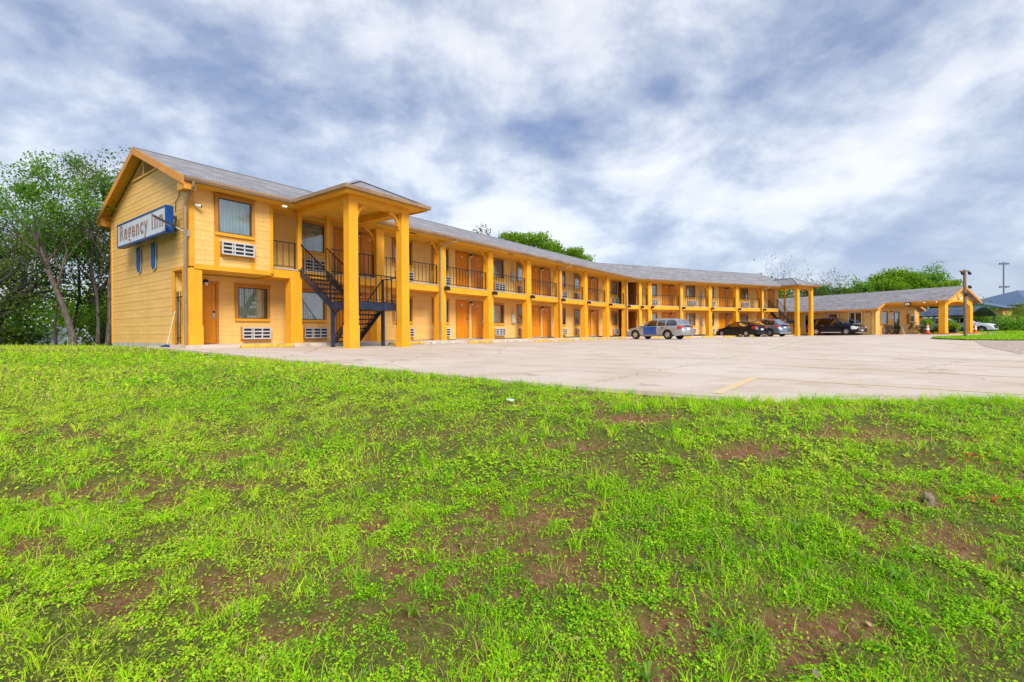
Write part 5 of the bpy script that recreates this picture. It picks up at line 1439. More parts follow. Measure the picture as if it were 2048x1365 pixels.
    # pay window box with slanting braces
    b = MB(T3); b.box(30.15, 31.0, 6.82, 7.05, .74, 1.50, 'white_paint'); b.box(30.25, 30.9, 7.051, 7.06, .85, 1.4, 'dark_frame'); b.box(30.05, 31.1, 6.82, 7.2, .66, .739, 'bench_wood'); b.box(30.05, 30.14, 6.82, 7.03, .74, 1.6, 'frame_brown'); b.box(30.2, 30.95, 6.82, 6.86, 1.75, 1.88, 'white_paint')
    b.build('pay_window', office)
    br = MB(T3)
    for x in (30.2, 30.55): br.bar((x, 6.85, .05), (x + .75, 6.85, .62), .05, .09, 'bench_wood', up=(0, 1, 0))
    br.build('wall_stripe', office)
    # other walls
    o = MB(T3); o.box(32.26, 32.4, -5.5, 6.659, OZ, 2.02, 'siding'); o.box(24.4, 32.4, -5.64, -5.501, OZ, 2.02, 'siding'); o.build('back_wall', office)
off_wall()
def off_roof():
    def rfz(x): return 3.93 - abs(x - 28.4) * .434
    def slab(name, half, t0, t1):
        m = MB(T3); th = .05
        P = [(28.4 - half, rfz(28.4 - half)), (28.4, 3.93), (28.4 + half, rfz(28.4 + half))]
        V = [(x, t, z + dz) for dz in (th, 0) for x, z in P for t in (t0, t1)]
        m.poly(V, [(0, 1, 3, 2), (2, 3, 5, 4), (6, 8, 9, 7), (8, 10, 11, 9), (0, 6, 7, 1), (4, 5, 11, 10), (0, 2, 8, 6), (2, 4, 10, 8), (1, 7, 9, 3), (3, 9, 11, 5)], 'shingle')
        me = m.mesh(name); l = me.uv_layers.new(name='UVMap')
        for lp in me.loops: v = V[lp.vertex_index]; l.data[lp.index].uv = (v[1], (v[0] - 28.4) * 1.09 + 20)
        return ob(name, me, office)
    r = slab('roof', 4.42, -6.0, 7.2); c = slab('canopy_roof', 3.12, 7.201, 12.1)
    f = MB(T3)
    for half, ts, par in ((4.42, (7.2, 7.235), 0), (3.12, (12.1, 12.135), 1)):
        for sg in (-1, 1):
            a, b = 28.4 + sg * half, 28.4
            if not par: b = 28.4 + sg * 3.1
            V = [(x, t, rfz(x) + dz) for t in ts for x, dz in ((a, .05), (b, .05), (b, -.16), (a, -.16))]
            f.poly(V, [(0, 1, 2, 3), (7, 6, 5, 4), (0, 4, 5, 1), (1, 5, 6, 2), (2, 6, 7, 3), (3, 7, 4, 0)], 'rake')
    for sg in (-1, 1):
        x = 28.4 + sg * 4.42; f.box(*sorted((x, x + sg * .03)), -6, 7.19, rfz(x) - .13, rfz(x) + .045, 'rake')
        x = 28.4 + sg * 3.12; f.box(*sorted((x, x + sg * .03)), 7.24, 12.09, rfz(x) - .13, rfz(x) + .045, 'rake')
    f.build('rake_board', r)
    s = MB(T3); s.box(24.02, 24.4, -5.9, 6.8, 1.90, 1.93, 'ceiling'); s.box(25.35, 31.45, 7.24, 11.55, 2.56, 2.59, 'ceiling'); s.build('soffit', r)
    # pillars, arch, gable
    for a, b in ((25.62, 26.15), (30.25, 30.78)):
        p = MB(T3); p.cbox(a, b, 11.25, 11.75, OZ, 2.2, .015, 'stucco'); p.build('pillar', office)
        k = MB(T3); k.cbox(a - .75, b + .75, 10.2, 12.35, OZ - .1, OZ + .13, .05, 'frame_brown'); k.build('pillar_curb', office)
    ar = MB(T3); n = 12; a0, a1 = 26.15, 30.25; mid = 28.2
    ring = [(mid - (a1 - a0) / 2 * math.cos(math.pi * i / n), 2.05 + .50 * math.sin(math.pi * i / n)) for i in range(n + 1)]
    for t0, t1 in ((11.42, 11.72),):
        for i in range(n):
            (x0, z0), (x1, z1) = ring[i], ring[i + 1]
            ar.poly([(x, t, z) for t in (t0, t1) for x, z in ((x0, z0), (x1, z1), (x1, 2.66), (x0, 2.66))], [(0, 1, 2, 3), (7, 6, 5, 4), (0, 4, 5, 1), (2, 6, 7, 3)], 'stucco')
        ar.box(25.62, 26.1499, t0, t1, 2.2001, 2.66, 'stucco'); ar.box(30.2501, 30.78, t0, t1, 2.2001, 2.66, 'stucco')
    ar.build('arch', office)
    for a, b in ((25.62, 25.85), (30.55, 30.78)): bm_ = MB(T3); bm_.box(a, b, 6.84, 11.419, 2.30, 2.655, 'trim'); bm_.build('canopy_beam', office)
    g = MB(T3); z = 2.661
    g.poly([(25.4, 11.66, 2.661), (31.4, 11.66, 2.661), (28.4, 11.66, 3.9)], [(0, 1, 2)], 'siding')
    while z < 3.8:
        h = (3.93 - .06 - z - .15) / .434
        if h > .05: lap(g, 11.662, 28.4 - h, 28.4 + h, z, .15)
        z += .15
    tag(g.build('gable_siding', office), kind='stuff')
    e = MB(T3)                                # worn emblem: brown ring and pale wing
    e.tube([(28.25 + .32 * math.cos(a), 11.72, 3.08 + .34 * math.sin(a)) for a in np.linspace(1.2, 5.0, 16)], .03, 'rake', 6)
    e.poly([(28.15, 11.73, 2.80), (28.75, 11.73, 3.02), (28.45, 11.73, 2.78), (28.15, 11.76, 2.80), (28.75, 11.76, 3.02), (28.45, 11.76, 2.78)], [(0, 1, 2), (5, 4, 3), (0, 3, 4, 1), (1, 4, 5, 2), (2, 5, 3, 0)], 'white_paint')
    e.poly([(28.12, 11.74, 2.83), (28.72, 11.74, 3.06), (28.3, 11.74, 2.98), (28.12, 11.765, 2.83), (28.72, 11.765, 3.06), (28.3, 11.765, 2.98)], [(0, 1, 2), (5, 4, 3), (0, 3, 4, 1), (1, 4, 5, 2), (2, 5, 3, 0)], 'frame_brown')
    e.build('emblem', office)
    fl = MB(T3); fl.box(25.12, 25.3, 8.9, 9.35, 2.28, 2.55, 'black_metal'); fl.box(25.10, 25.119, 8.95, 9.3, 2.31, 2.5, 'lamp_clear'); fl.build('floodlight', office)
    fl = MB(T3)
    for t in (10.4, 11.3): fl.tube([(25.2, t, 2.5), (25.15, t, 2.42)], .05, 'white_paint', 8)
    fl.build('eave_lamp', office)
    d_ = MB(T3); d_.tube([(24.0, 6.3, 1.95), (24.3, 6.4, 1.75), (24.34, 6.5, 1.6), (24.34, 6.5, OZ)], .04, 'gutter', 6, False); d_.build('downspout', office)
off_roof()
def off_things():
    def at(w, t, dz=0): x, y = wtw(w, t); return (x, y, lz(x, y) + dz)
    n = thing('notice_board', (*wtw(27.02, 6.84), EYE + 1.06), ANG2, 'white notice with red lettering beside the office door', 'notice')
    b = MB(); b.box(-.47, .47, -.02, 0, 0, .56, 'white_paint'); b.build('board', n)
    l = MB(); rr = random.Random(3)
    for row in range(4):
        x = -.40
        while x < .36:
            w = rr.uniform(.05, .14); l.box(x, min(x + w, .42), -.024, -.0205, .44 - row * .125, .50 - row * .125, 'tail_red'); x += w + .035
    l.build('lettering', n)
    # benches
    def bench(w, t, rz, lab):
        o = thing('bench', at(w, t), ANG2 + rz, lab, 'bench', 'benches at the office wall')
        for k in range(3): s = MB(); s.box(-.6, .6, -.22 + k * .15, -.10 + k * .15, .42, .455, 'bench_wood'); s.build('seat_slat', o)
        for k in range(3): s = MB(); s.box(-.6, .6, .24, .27, .55 + k * .13, .64 + k * .13, 'bench_wood' if k != 1 else 'dark_frame'); s.build('back_slat', o)
        for x in (-.52, .52):
            s = MB(); s.bar((x, -.26, 0), (x, .10, .42), .05, .05, 'black_metal'); s.bar((x, .28, 0), (x, -.10, .42), .05, .05, 'black_metal'); s.bar((x, .16, .40), (x, .28, .92), .05, .04, 'black_metal'); s.bar((x, -.25, .62), (x, .24, .64), .05, .03, 'black_metal'); s.bar((x, -.22, .42), (x, -.24, .62), .04, .04, 'black_metal'); s.build('leg', o)
    bench(31.7, 7.35, 0, 'dark slatted bench at the office corner under the canopy')
    bench(26.2, 7.35, 0, 'slatted bench below the office window')
    # folding board
    o = thing('folding_sign', at(27.5, 7.5), ANG2 + R(15), 'small white folding board leaning open beside the office door', 'sign')
    for s_ in (-1, 1): m = MB(); m.bar((0, s_ * .26, 0), (0, s_ * .02, .8), .5, .03, 'white_paint' if s_ < 0 else 'bench_wood', up=(0, 0, 1)); m.build('panel', o)
    # cones
    def cone(w, t, lab):
        c = thing('traffic_cone', at(w, t, .12), 0, lab, 'traffic cone', 'traffic cones by the canopy pillars')
        b = MB(); b.cbox(-.2, .2, -.2, .2, 0, .04, .03, 'cone_orange'); b.build('base', c)
        m = MB(); m.lathe([(.16, .04), (.125, .28)], (0, 0, 0), 'cone_orange', 16); m.lathe([(.125, .28), (.095, .48)], (0, 0, 0), 'white_paint', 16); m.lathe([(.095, .48), (.085, .55)], (0, 0, 0), 'cone_orange', 16); m.lathe([(.085, .55), (.065, .68)], (0, 0, 0), 'white_paint', 16); m.lathe([(.065, .68), (.03, .90), (.0, .91)], (0, 0, 0), 'cone_orange', 16)
        m.build('cone_body', c, fix=False)
    cone(24.95, 10.75, 'orange and white cone left of the canopy arch'); cone(31.62, 11.6, 'orange and white cone right of the wooden pole')
    # wooden pole with floodlights
    x, y = 30.84, 32.68
    p = thing('light_pole', (x, y, lz(x, y) + .05), 0, 'weathered wooden pole with small floodlights on the grass island', 'pole')
    m = MB(); m.tube([(0, 0, -.2), (-.01, 0, 2.0), (-.03, 0, 4.55)], [.105, .095, .085], 'wood_pole', 12); m.build('post', p)
    m = MB(); m.box(-.34, .26, -.05, .05, 4.42, 4.50, 'wood_pole'); m.build('crossarm', p)
    for k, (lx, lz_) in enumerate(((-.28, 4.28), (.20, 4.28), (.22, 3.35), (-.05, 2.85))):
        m = MB(); m.lathe([(.02, .10), (.06, .06), (.10, -.06), (.0, -.06)], (lx, -.10, lz_), 'black_metal', 10, 'y'); m.box(lx - .03, lx + .03, -.12, .0, lz_ + .04, lz_ + .14, 'black_metal'); m.build('floodlight', p)
off_things()

# ================================================================ beyond the office and behind the trees
def carport():
    x, y = wtw(43, 3)
    c = thing('carport', (x, y, lz(x, y)), ANG2, 'dark metal carport with arched roof behind the canopy', 'carport')
    n = 10; hw_ = 3.1; prof = []
    for i in range(n + 1):
        q = -1 + 2 * i / n; prof.append((q * hw_, 1.95 + .95 * (1 - abs(q) ** 1.6)))
    m = MB()
    V = [(a, yy, z + dz) for dz in (0, .05) for yy in (-5.2, 6) for a, z in prof]; k = n + 1
    f = []
    for i in range(n): f += [(i, i + 1, k + i + 1, k + i), (2 * k + i, 3 * k + i, 3 * k + i + 1, 2 * k + i + 1), (i, 2 * k + i, 2 * k + i + 1, i + 1), (k + i, k + i + 1, 3 * k + i + 1, 3 * k + i)]
    f += [(0, k, 3 * k, 2 * k), (n, 2 * k + n, 3 * k + n, k + n)]
    m.poly(V, f, 'carport_roof'); m.build('roof', c)
    for i in range(13):
        r = MB(); yy = -5.1 + i * .9; r.poly([(a, q, z + .051) for q in (yy, yy + .04) for a, z in prof] + [(a, q, z + .09) for q in (yy, yy + .04) for a, z in prof], [(j, j + 1, 2 * k + j + 1, 2 * k + j) for j in range(n)] + [(2 * k + j, 2 * k + j + 1, 3 * k + j + 1, 3 * k + j) for j in range(n)] + [(k + j, 3 * k + j, 3 * k + j + 1, k + j + 1) for j in range(n)], 'blue_roof'); r.build('roof_rib', c)
    for a in (-hw_ + .05, hw_ - .05):
        for yy in (-5.0, -1.4, 2.2, 5.8): p = MB(); p.box(a - .05, a + .05, yy - .05, yy + .05, -.2, 1.96, 'carport_roof'); p.build('post', c)
carport()
def far_things():
    # red board wall
    w = thing('board_wall', (59.5, 66, EYE - .45), R(12), 'dark red board wall behind the carport', 'wall')
    for k in range(40): m = MB(); x = -9 + k * .45; m.box(x, x + .43, 0, .06, 0, 2.0 + .02 * (k % 3), 'red_wall'); m.build('board', w)
    # neighbouring building
    nb = thing('neighbour_building', (107.9, 90, EYE - .4), R(6), 'tan two-storey building with blue-grey roof beyond the shrubs', 'building')
    m = MB(); m.box(-18, -15.1, 0, 12, 0, 4.4, 'tan_wall'); m.box(-15, 20, -1.5, 12, 0, 4.9, 'tan_wall'); m.build('wall', nb)
    r = MB(); r.ext([(-.8, 4.35), (6, 5.9), (12.8, 4.35), (12.8, 4.25), (-.8, 4.25)], 0, -18.8, -15.65, 'blue_roof')
    r.poly([(-15.6, -2.4, 4.85), (21, -2.4, 4.85), (21, 13, 4.85), (-15.6, 13, 4.85), (-8, 5.3, 8.0), (21, 5.3, 8.0)], [(0, 1, 5, 4), (2, 3, 4, 5), (3, 0, 4), (1, 2, 5), (0, 3, 2, 1)], 'blue_roof'); r.build('roof', nb)
    for x in (-11.5, -7, -2, 4, 9):
        g = MB(); g.box(x - .9, x + .9, -1.56, -1.502, 2.6, 4.2, 'teal_trim'); f = g.build('window', nb); g = MB(); g.box(x - .7, x + .7, -1.6, -1.561, 2.8, 4.0, 'glass'); g.build('pane', f)
    # tall mast
    ms = thing('light_mast', (153.6, 150, EYE - 1), 0, 'tall grey light mast standing on the skyline', 'mast')
    m = MB(); m.tube([(0, 0, 0), (0, 0, 22)], [.24, .16], 'mast_grey', 10); m.build('post', ms)
    for z, w_ in ((21.4, .95), (14.2, .95)):
        m = MB(); m.box(-w_ - .4, w_ + .5, -.2, .2, z - .08, z + .08, 'mast_grey')
        for q in (-1.2, -.6, .6, 1.2): m.box(q - .22, q + .22, -.4, .1, z - .25, z + .2, 'mast_grey')
        m.build('lamp_rack', ms)
    # low shed roof under the left trees
    h = thing('shed', (-23.2, 27.5, EYE - 1.9), R(24), 'pale metal-roofed shed glimpsed under the trees', 'shed')
    m = MB(); m.box(-3.0, 3.0, 0, 4, -.5, 1.55, 'bench_wood'); m.build('wall', h)
    r = MB(); r.ext([(-.7, 1.5), (2, 2.5), (4.6, 1.5), (4.6, 1.42), (-.7, 1.42)], 0, -3.6, 3.4, 'tan_roof'); r.build('roof', h)
    for k in range(14): q = MB(); x = -3.5 + k * .5; q.poly([(x, -.7, 1.51), (x + .04, -.7, 1.51), (x + .04, 2, 2.51), (x, 2, 2.51), (x, -.7, 1.55), (x + .04, -.7, 1.55), (x + .04, 2, 2.55), (x, 2, 2.55)], [(0, 1, 5, 4), (4, 5, 6, 7), (0, 4, 7, 3), (1, 2, 6, 5)], 'tan_roof'); q.build('roof_rib', h)
far_things()

# ================================================================ trees and shrubs
def leaf_mesh(name, C, size, tint, material, seed=0, aspect=.55, flat=.35):
    rg = np.random.default_rng(seed); n = len(C)
    a = rg.normal(size=(n, 3)); a /= np.linalg.norm(a, axis=1, keepdims=True)
    b = rg.normal(size=(n, 3)); b[:, 2] *= flat; b -= a * (a * b).sum(1, keepdims=True); b /= np.linalg.norm(b, axis=1, keepdims=True)
    nn = np.cross(a, b)
    s = size * rg.uniform(.6, 1.35, n); s = s[:, None]
    V = np.stack([C - a * s, C + b * s * aspect + nn * s * .12, C + a * s, C - b * s * aspect + nn * s * .12], 1).reshape(-1, 3)
    me = bpy.data.meshes.new(name)
    me.vertices.add(4 * n); me.vertices.foreach_set('co', V.ravel().astype(np.float32))
    me.loops.add(4 * n); me.loops.foreach_set('vertex_index', np.arange(4 * n, dtype=np.int32))
    me.polygons.add(n); me.polygons.foreach_set('loop_start', np.arange(0, 4 * n, 4, dtype=np.int32)); me.polygons.foreach_set('loop_total', np.full(n, 4, np.int32))
    me.update(calc_edges=True)
    at = me.attributes.new('tint', 'FLOAT', 'POINT'); at.data.foreach_set('value', np.repeat(tint, 4).astype(np.float32))
    me.materials.append(MAT[material])
    return me
def grow(mb, rnd, p, d, length, rad, depth, tips, spread, bark, up=.12, segs=4, keep=1.0, droop=0.0):
    pts = [p.copy()]; rs = [rad]; q = p.copy(); dd = d.copy()
    for i in range(segs):
        dd = (dd + Vector((rnd.gauss(0, .16), rnd.gauss(0, .16), rnd.gauss(0, .12) + up - droop))).normalized()
        q = q + dd * (length / segs); pts.append(q.copy()); rs.append(max(.006, rad * (1 - .55 * (i + 1) / segs)))
    mb.tube(pts, rs, bark, 6 if rad > .05 else 4)
    if depth == 0:
        tips.append((q.copy(), dd.copy())); tips.append((pts[-2].copy(), dd.copy())); return
    n = rnd.choice((2, 3, 3)) if depth > 1 else rnd.choice((3, 4))
    for k in range(n):
        j = rnd.choice(range(max(1, segs - 2), segs + 1)) if k else segs
        ax = Vector((rnd.gauss(0, 1), rnd.gauss(0, 1), rnd.gauss(0, .6))); ax = (ax - dd * ax.dot(dd)).normalized()
        nd = (dd + ax * spread * rnd.uniform(.5, 1.25)).normalized()
        grow(mb, rnd, pts[j], nd, length * rnd.uniform(.58, .82), rs[j] * rnd.uniform(.62, .85), depth - 1, tips, spread, bark, up * .8, segs, keep, droop)
def tree(name, base, trunk, limbs, seed, label, leaf, bark='bark', depth=3, spread=.75, nleaf=60, lsize=.10, cluster=.38, up=.12, keep=1.0, rad=.14, group=None, llen=1.9, tint=(0, 1), kind='tree', droop=0):
    """trunk: polyline relative to base; limbs: how many main limbs leave its upper part"""
    rnd = random.Random(seed); rg = np.random.default_rng(seed)
    t = thing(name, base, 0, label, kind, group)
    mb = MB(); pts = [Vector(p) for p in trunk]; n = len(pts)
    rs = [rad * (1.25 if i == 0 else 1 - .5 * i / (n - 1)) for i in range(n)]
    mb.tube(pts, rs, bark, 9)
    tips = []
    for k in range(limbs):
        f = .45 + .55 * (k + 1) / limbs; s = f * (n - 1); i = min(int(s), n - 2); p = pts[i].lerp(pts[i + 1], s - i)
        d = (pts[i + 1] - pts[i]).normalized(); a = k * 2.4 + rnd.uniform(-.5, .5)
        side = Vector((math.cos(a), math.sin(a), rnd.uniform(-.05, .35)))
        grow(mb, rnd, p, (d * rnd.uniform(.35, .9) + side * rnd.uniform(.6, 1.1)).normalized(), llen * rnd.uniform(.8, 1.2), rs[i] * .62, depth - 1, tips, spread, bark, up, keep=keep, droop=droop)
    mb.build('trunk', t, fix=False)
    C = []; T = []
    for p, d in tips:
        if rnd.random() > keep: continue
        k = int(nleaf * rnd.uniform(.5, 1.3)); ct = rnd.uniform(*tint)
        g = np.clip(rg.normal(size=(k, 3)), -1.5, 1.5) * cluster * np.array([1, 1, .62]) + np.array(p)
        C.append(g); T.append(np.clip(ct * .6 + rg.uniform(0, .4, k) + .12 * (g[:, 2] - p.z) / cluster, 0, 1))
    C = np.concatenate(C); T = np.concatenate(T)
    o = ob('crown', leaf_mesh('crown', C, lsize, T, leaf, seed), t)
    return t
def gp(x, y, dz=-.05): return (x, y, gz(x, y) + dz)
# left edge of the lot, in front of the neighbour's wood
tree('leaning_tree', gp(-16.6, 18.2), [(0, 0, 0), (-.15, .1, .55), (-.45, .1, 1.5), (-.85, 0, 2.7), (-1.25, .1, 3.6), (-1.7, .2, 4.4)], 8, 11, 'tall leaning tree with pale bare trunk left of the gable', 'leaf_mid', 'bark', 4, .72, 36, .056, .22, .20, keep=.55, rad=.12, llen=1.6, group='trees left of the motel')
tree('slender_tree', gp(-16.5, 19.6), [(0, 0, 0), (.1, 0, 1.2), (.0, .1, 2.6), (.25, 0, 3.7), (.3, 0, 4.6)], 7, 5, 'slender upright tree nearest the yellow gable', 'leaf_mid', 'bark', 4, .62, 28, .055, .22, .26, rad=.085, llen=1.35, group='trees left of the motel', keep=.5)
tree('slender_tree', gp(-17.6, 20.4), [(0, 0, 0), (.05, 0, 1.0), (-.1, .1, 2.2), (-.25, 0, 3.4), (-.1, 0, 4.6)], 7, 23, 'thin forked tree between leaning tree and gable tree', 'leaf_olive', 'bark', 4, .62, 14, .05, .34, .24, rad=.075, llen=1.35, group='trees left of the motel', keep=.8)
tree('oak_tree', gp(-22.0, 20.5), [(0, 0, 0), (.1, 0, .6), (-.2, .1, 1.2), (.0, .2, 1.9)], 9, 31, 'dark gnarled oak with low spreading limbs at the left edge', 'leaf_dark', 'bark_dark', 4, .85, 22, .062, .36, .0, rad=.28, llen=1.7, group='trees left of the motel')
tree('oak_tree', gp(-24.6, 22.5), [(0, 0, 0), (.2, 0, .8), (.3, .1, 1.8), (.1, .2, 3.0), (-.2, .2, 4.2)], 8, 37, 'tall dark tree cut by the left picture edge', 'leaf_mid', 'bark_dark', 4, .75, 32, .065, .28, .16, keep=.55, rad=.24, llen=1.75, group='trees left of the motel')
tree('oak_tree', gp(-24.5, 28.0), [(0, 0, 0), (.1, 0, 1.2), (.2, .1, 2.4), (.3, .2, 3.4)], 8, 41, 'olive wood tree deep behind the leaning tree', 'leaf_olive', 'bark_dark', 4, .8, 20, .075, .5, .08, rad=.22, llen=1.8, group='trees left of the motel')
tree('oak_tree', gp(-31.0, 30.0), [(0, 0, 0), (.1, 0, 1.2), (-.2, .1, 2.6), (.1, .2, 3.8)], 8, 43, 'olive wood tree behind the gnarled oak', 'leaf_olive', 'bark_dark', 4, .8, 22, .08, .55, .08, rad=.24, llen=1.9, group='trees left of the motel')
def shrub(name, base, r, h, seed, label, leaf, n=900, lsize=.09, group=None, stems=9):
    rnd = random.Random(seed); rg = np.random.default_rng(seed)
    t = thing(name, base, 0, label, 'shrub', group); mb = MB(); C = []; T = []
    for k in range(stems):
        a = rnd.uniform(0, 6.28); q = rnd.uniform(.2, 1) * r; z = h * rnd.uniform(.45, 1)
        tip = Vector((q * math.cos(a), q * math.sin(a), z)); mb.tube([(0, 0, 0), tuple(tip * .5 + Vector((0, 0, .1 * h))), tuple(tip)], [.03, .02, .008], 'bark_dark', 5)
        m = max(8, n // stems); g = rg.normal(size=(m, 3)) * np.array([r * .32, r * .32, h * .2]) + np.array(tip) * rg.uniform(.55, 1.05, (m, 1)); g[:, 2] = np.abs(g[:, 2])
        C.append(g); T.append(np.clip(rnd.uniform(0, .6) + rg.uniform(0, .4, m), 0, 1))
    mb.build('stem', t, fix=False)
    ob('foliage', leaf_mesh('foliage', np.concatenate(C), lsize, np.concatenate(T), leaf, seed), t)
    return t
for k, (x, y, r, h, lf, lab) in enumerate(((-19.0, 23.5, 1.6, 2.4, 'leaf_bright', 'bright green bush beside the pale shed roof'), (-22.0, 25.5, 1.9, 2.2, 'leaf_bright', 'yellow-green bush between the oak and the shed'), (-26.0, 25.0, 2.0, 2.6, 'leaf_mid', 'leafy bush behind the gnarled oak'),
                                       (-28.5, 26.0, 2.2, 2.2, 'leaf_olive', 'low olive bush at the far left edge'), (-20.8, 31.0, 2.2, 4.2, 'leaf_olive', 'tall brushy thicket behind the shed'), (-25.5, 34.0, 3.0, 5.2, 'leaf_olive', 'dense thicket at the back of the wood'), (-32.0, 35.0, 3.4, 5.0, 'leaf_mid', 'dense green thicket far left'), (-18.2, 21.3, 1.0, 1.6, 'leaf_dark', 'dark undergrowth at the foot of the slender trees'), (-19.9, 19.6, .9, .9, 'leaf_dark', 'low dark weeds right of the oak trunk'), (-22.6, 19.2, 1.4, 1.0, 'leaf_dark', 'low dark brush under the oak limbs'), (-29, 33, 3.0, 3.5, 'leaf_bright', 'light green bush far behind the oak'))):
    shrub('bush', gp(x, y), r, h, 60 + k, lab, lf, int(700 * r), .085 if y < 24 else .12, 'bushes in the wood left of the motel')
tree('sapling', gp(-15.9, 20.6), [(0, 0, 0), (.1, .1, 1.0), (-.1, .2, 2.1), (.1, .3, 3.2)], 6, 71, 'dark thin sapling pressed against the gable corner', 'leaf_dark', 'bark_dark', 4, .6, 14, .05, .25, .22, rad=.05, llen=1.1, group='trees left of the motel')
tree('sapling', gp(-18.4, 19.4), [(0, 0, 0), (-.15, .1, 1.0), (-.1, .2, 2.1), (-.3, .3, 3.0)], 6, 73, 'thin bare-stemmed sapling right of the leaning trunk', 'leaf_mid', 'bark_dark', 4, .6, 12, .05, .25, .22, rad=.045, llen=1.1, group='trees left of the motel')
tree('sapling', gp(-19.8, 21.5), [(0, 0, 0), (.15, .1, 1.2), (.3, .2, 2.4), (.2, .3, 3.5)], 6, 74, 'crooked sapling left of the leaning trunk', 'leaf_olive', 'bark_dark', 4, .7, 12, .05, .28, .2, rad=.06, llen=1.2, group='trees left of the motel')
# behind the long roof
def far_tree(x, y, top, r, seed, label, leaf, keep=1.0, nleaf=40, lsize=.22, lim=8, grp='trees behind the motel', depth=4):
    b = gp(x, y, -.3); H = top + EYE - b[2]
    tr = [(0, 0, 0), (.1, 0, H * .2), (-.1, .1, H * .40), (.1, 0, H * .58)]
    return tree('tree', b, tr, lim, seed, label, leaf, 'bark', depth, .72, nleaf, lsize, r * .17, .12, keep, H * .02 + .06, grp, r * .58)
far_tree(-1.6, 47.5, 11.0, 2.6, 101, 'sparse tree tip showing above the long roof', 'leaf_olive', .8, 22, .13)
far_tree(0.6, 49.5, 11.7, 3.2, 102, 'olive green tree top above the middle of the long roof', 'leaf_bright', .8, 50, .13)
far_tree(6.1, 56.0, 11.9, 2.8, 103, 'rounded bright green tree top above the long roof', 'leaf_bright', 1, 80, .13)
far_tree(12.5, 71.0, 9.9, 3.0, 104, 'small tree tip just showing at the roof bend', 'leaf_mid', .8, 26, .2)
far_tree(41.5, 73.0, 8.6, 5.0, 105, 'half-bare tree rising behind the far porch', 'leaf_olive', .25, 5, .11, 9)
far_tree(47.5, 72.0, 7.0, 4.0, 115, 'thin bare-branched tree right of the far porch roof', 'leaf_olive', .3, 5, .11, 8)
far_tree(43.5, 80.0, 5.4, 4.2, 106, 'green tree seen through the far porch', 'leaf_bright', 1, 50, .2)
far_tree(49.5, 77.0, 5.6, 3.2, 107, 'green tree behind the left end of the office roof', 'leaf_mid', 1, 40, .18)
far_tree(53.0, 75.0, 6.3, 3.2, 112, 'low sparse tree between the porch and the green crowns', 'leaf_mid', .7, 30, .17)
far_tree(57.0, 75.0, 6.5, 3.4, 108, 'light green tree over the middle of the office roof', 'leaf_bright', 1, 46, .17)
far_tree(60.8, 74.0, 7.9, 3.6, 109, 'big bright green tree crown behind the office ridge', 'leaf_bright', 1, 50, .17, 10)
far_tree(65.5, 77.0, 9.0, 3.8, 110, 'tall airy tree at the right of the green crown', 'leaf_mid', .7, 22, .15, 9)
far_tree(63.8, 72.5, 6.9, 3.2, 111, 'rounded green tree behind the canopy gable', 'leaf_bright', 1, 44, .17)
for k, (x, y, r, h, lf, lab) in enumerate(((60.6, 62.5, 1.5, 3.3, 'leaf_mid', 'dense dark shrub right of the carport'), (65.0, 64.5, 2.2, 2.0, 'leaf_bright', 'light green shrub in front of the tan building'), (63.2, 61.6, 1.8, 1.8, 'leaf_mid', 'broad low shrub on the verge'), (68.8, 64.0, 1.6, 2.8, 'leaf_olive', 'tall rangy shrub at the right picture edge'), (67.0, 62.5, 1.8, 1.6, 'leaf_bright', 'leafy shrub below the tan wall'), (71.5, 66.5, 1.8, 3.4, 'leaf_mid', 'dark tree-like shrub cut by the right picture edge'))):
    shrub('verge_shrub', (x, y, lz(x, y)), r, h, 90 + k, lab, lf, int(900 * r), .13, 'shrubs on the verge right of the carport', 12)
def potted(w, t, r, h, seed, lab, lf):
    x, y = wtw(w, t); b = (x, y, lz(x, y) + .02)
    s = shrub('potted_plant', (b[0], b[1], b[2] + .35), r, h, seed, lab, lf, 500, .10, 'potted plants by the office canopy', 7); s['category'] = 'plant'
    m = MB(); m.lathe([(.0, -.36), (.16, -.36), (.22, .0), (.20, .0), (.19, -.05), (.0, -.05)], (0, 0, 0), 'plastic_black', 14); m.build('pot', s, fix=False)
potted(33.3, 7.1, .55, 1.1, 130, 'tall potted plant at the right corner of the office', 'leaf_bright'); potted(33.6, 9.0, .6, .9, 131, 'spreading potted plant seen through the canopy arch', 'leaf_mid'); potted(33.0, 9.5, .4, .5, 132, 'small potted plant at the foot of the canopy arch', 'leaf_bright'); potted(32.3, 8.6, .35, .4, 133, 'low pale potted plant left of the canopy pillar', 'leaf_olive')

# ================================================================ lawn growth and litter
rgl = np.random.default_rng(77)
def raw_mesh(name, V, F, tint, material, nv):
    me = bpy.data.meshes.new(name)
    me.vertices.add(len(V)); me.vertices.foreach_set('co', V.ravel().astype(np.float32))
    me.loops.add(F.size); me.loops.foreach_set('vertex_index', F.ravel().astype(np.int32))
    me.polygons.add(len(F)); w = F.shape[1]
    me.polygons.foreach_set('loop_start', np.arange(0, F.size, w, dtype=np.int32)); me.polygons.foreach_set('loop_total', np.full(len(F), w, np.int32))
    me.update(calc_edges=True)
    at = me.attributes.new('tint', 'FLOAT', 'POINT'); at.data.foreach_set('value', np.repeat(tint, nv).astype(np.float32))
    me.materials.append(MAT[material])
    return me
def relief(X, Y):
    near = sstep(9.5, 6, np.hypot(X * .8, Y))
    return np.where(on_lot(X, Y), lotz(X, Y), groundz(X, Y)) + EYE + near * ((fbm(X * 3, Y * 3, 4, 5) - .5) * .06 - .03 * soil(X, Y)) * np.where(on_lot(X, Y, .3), 0, 1)
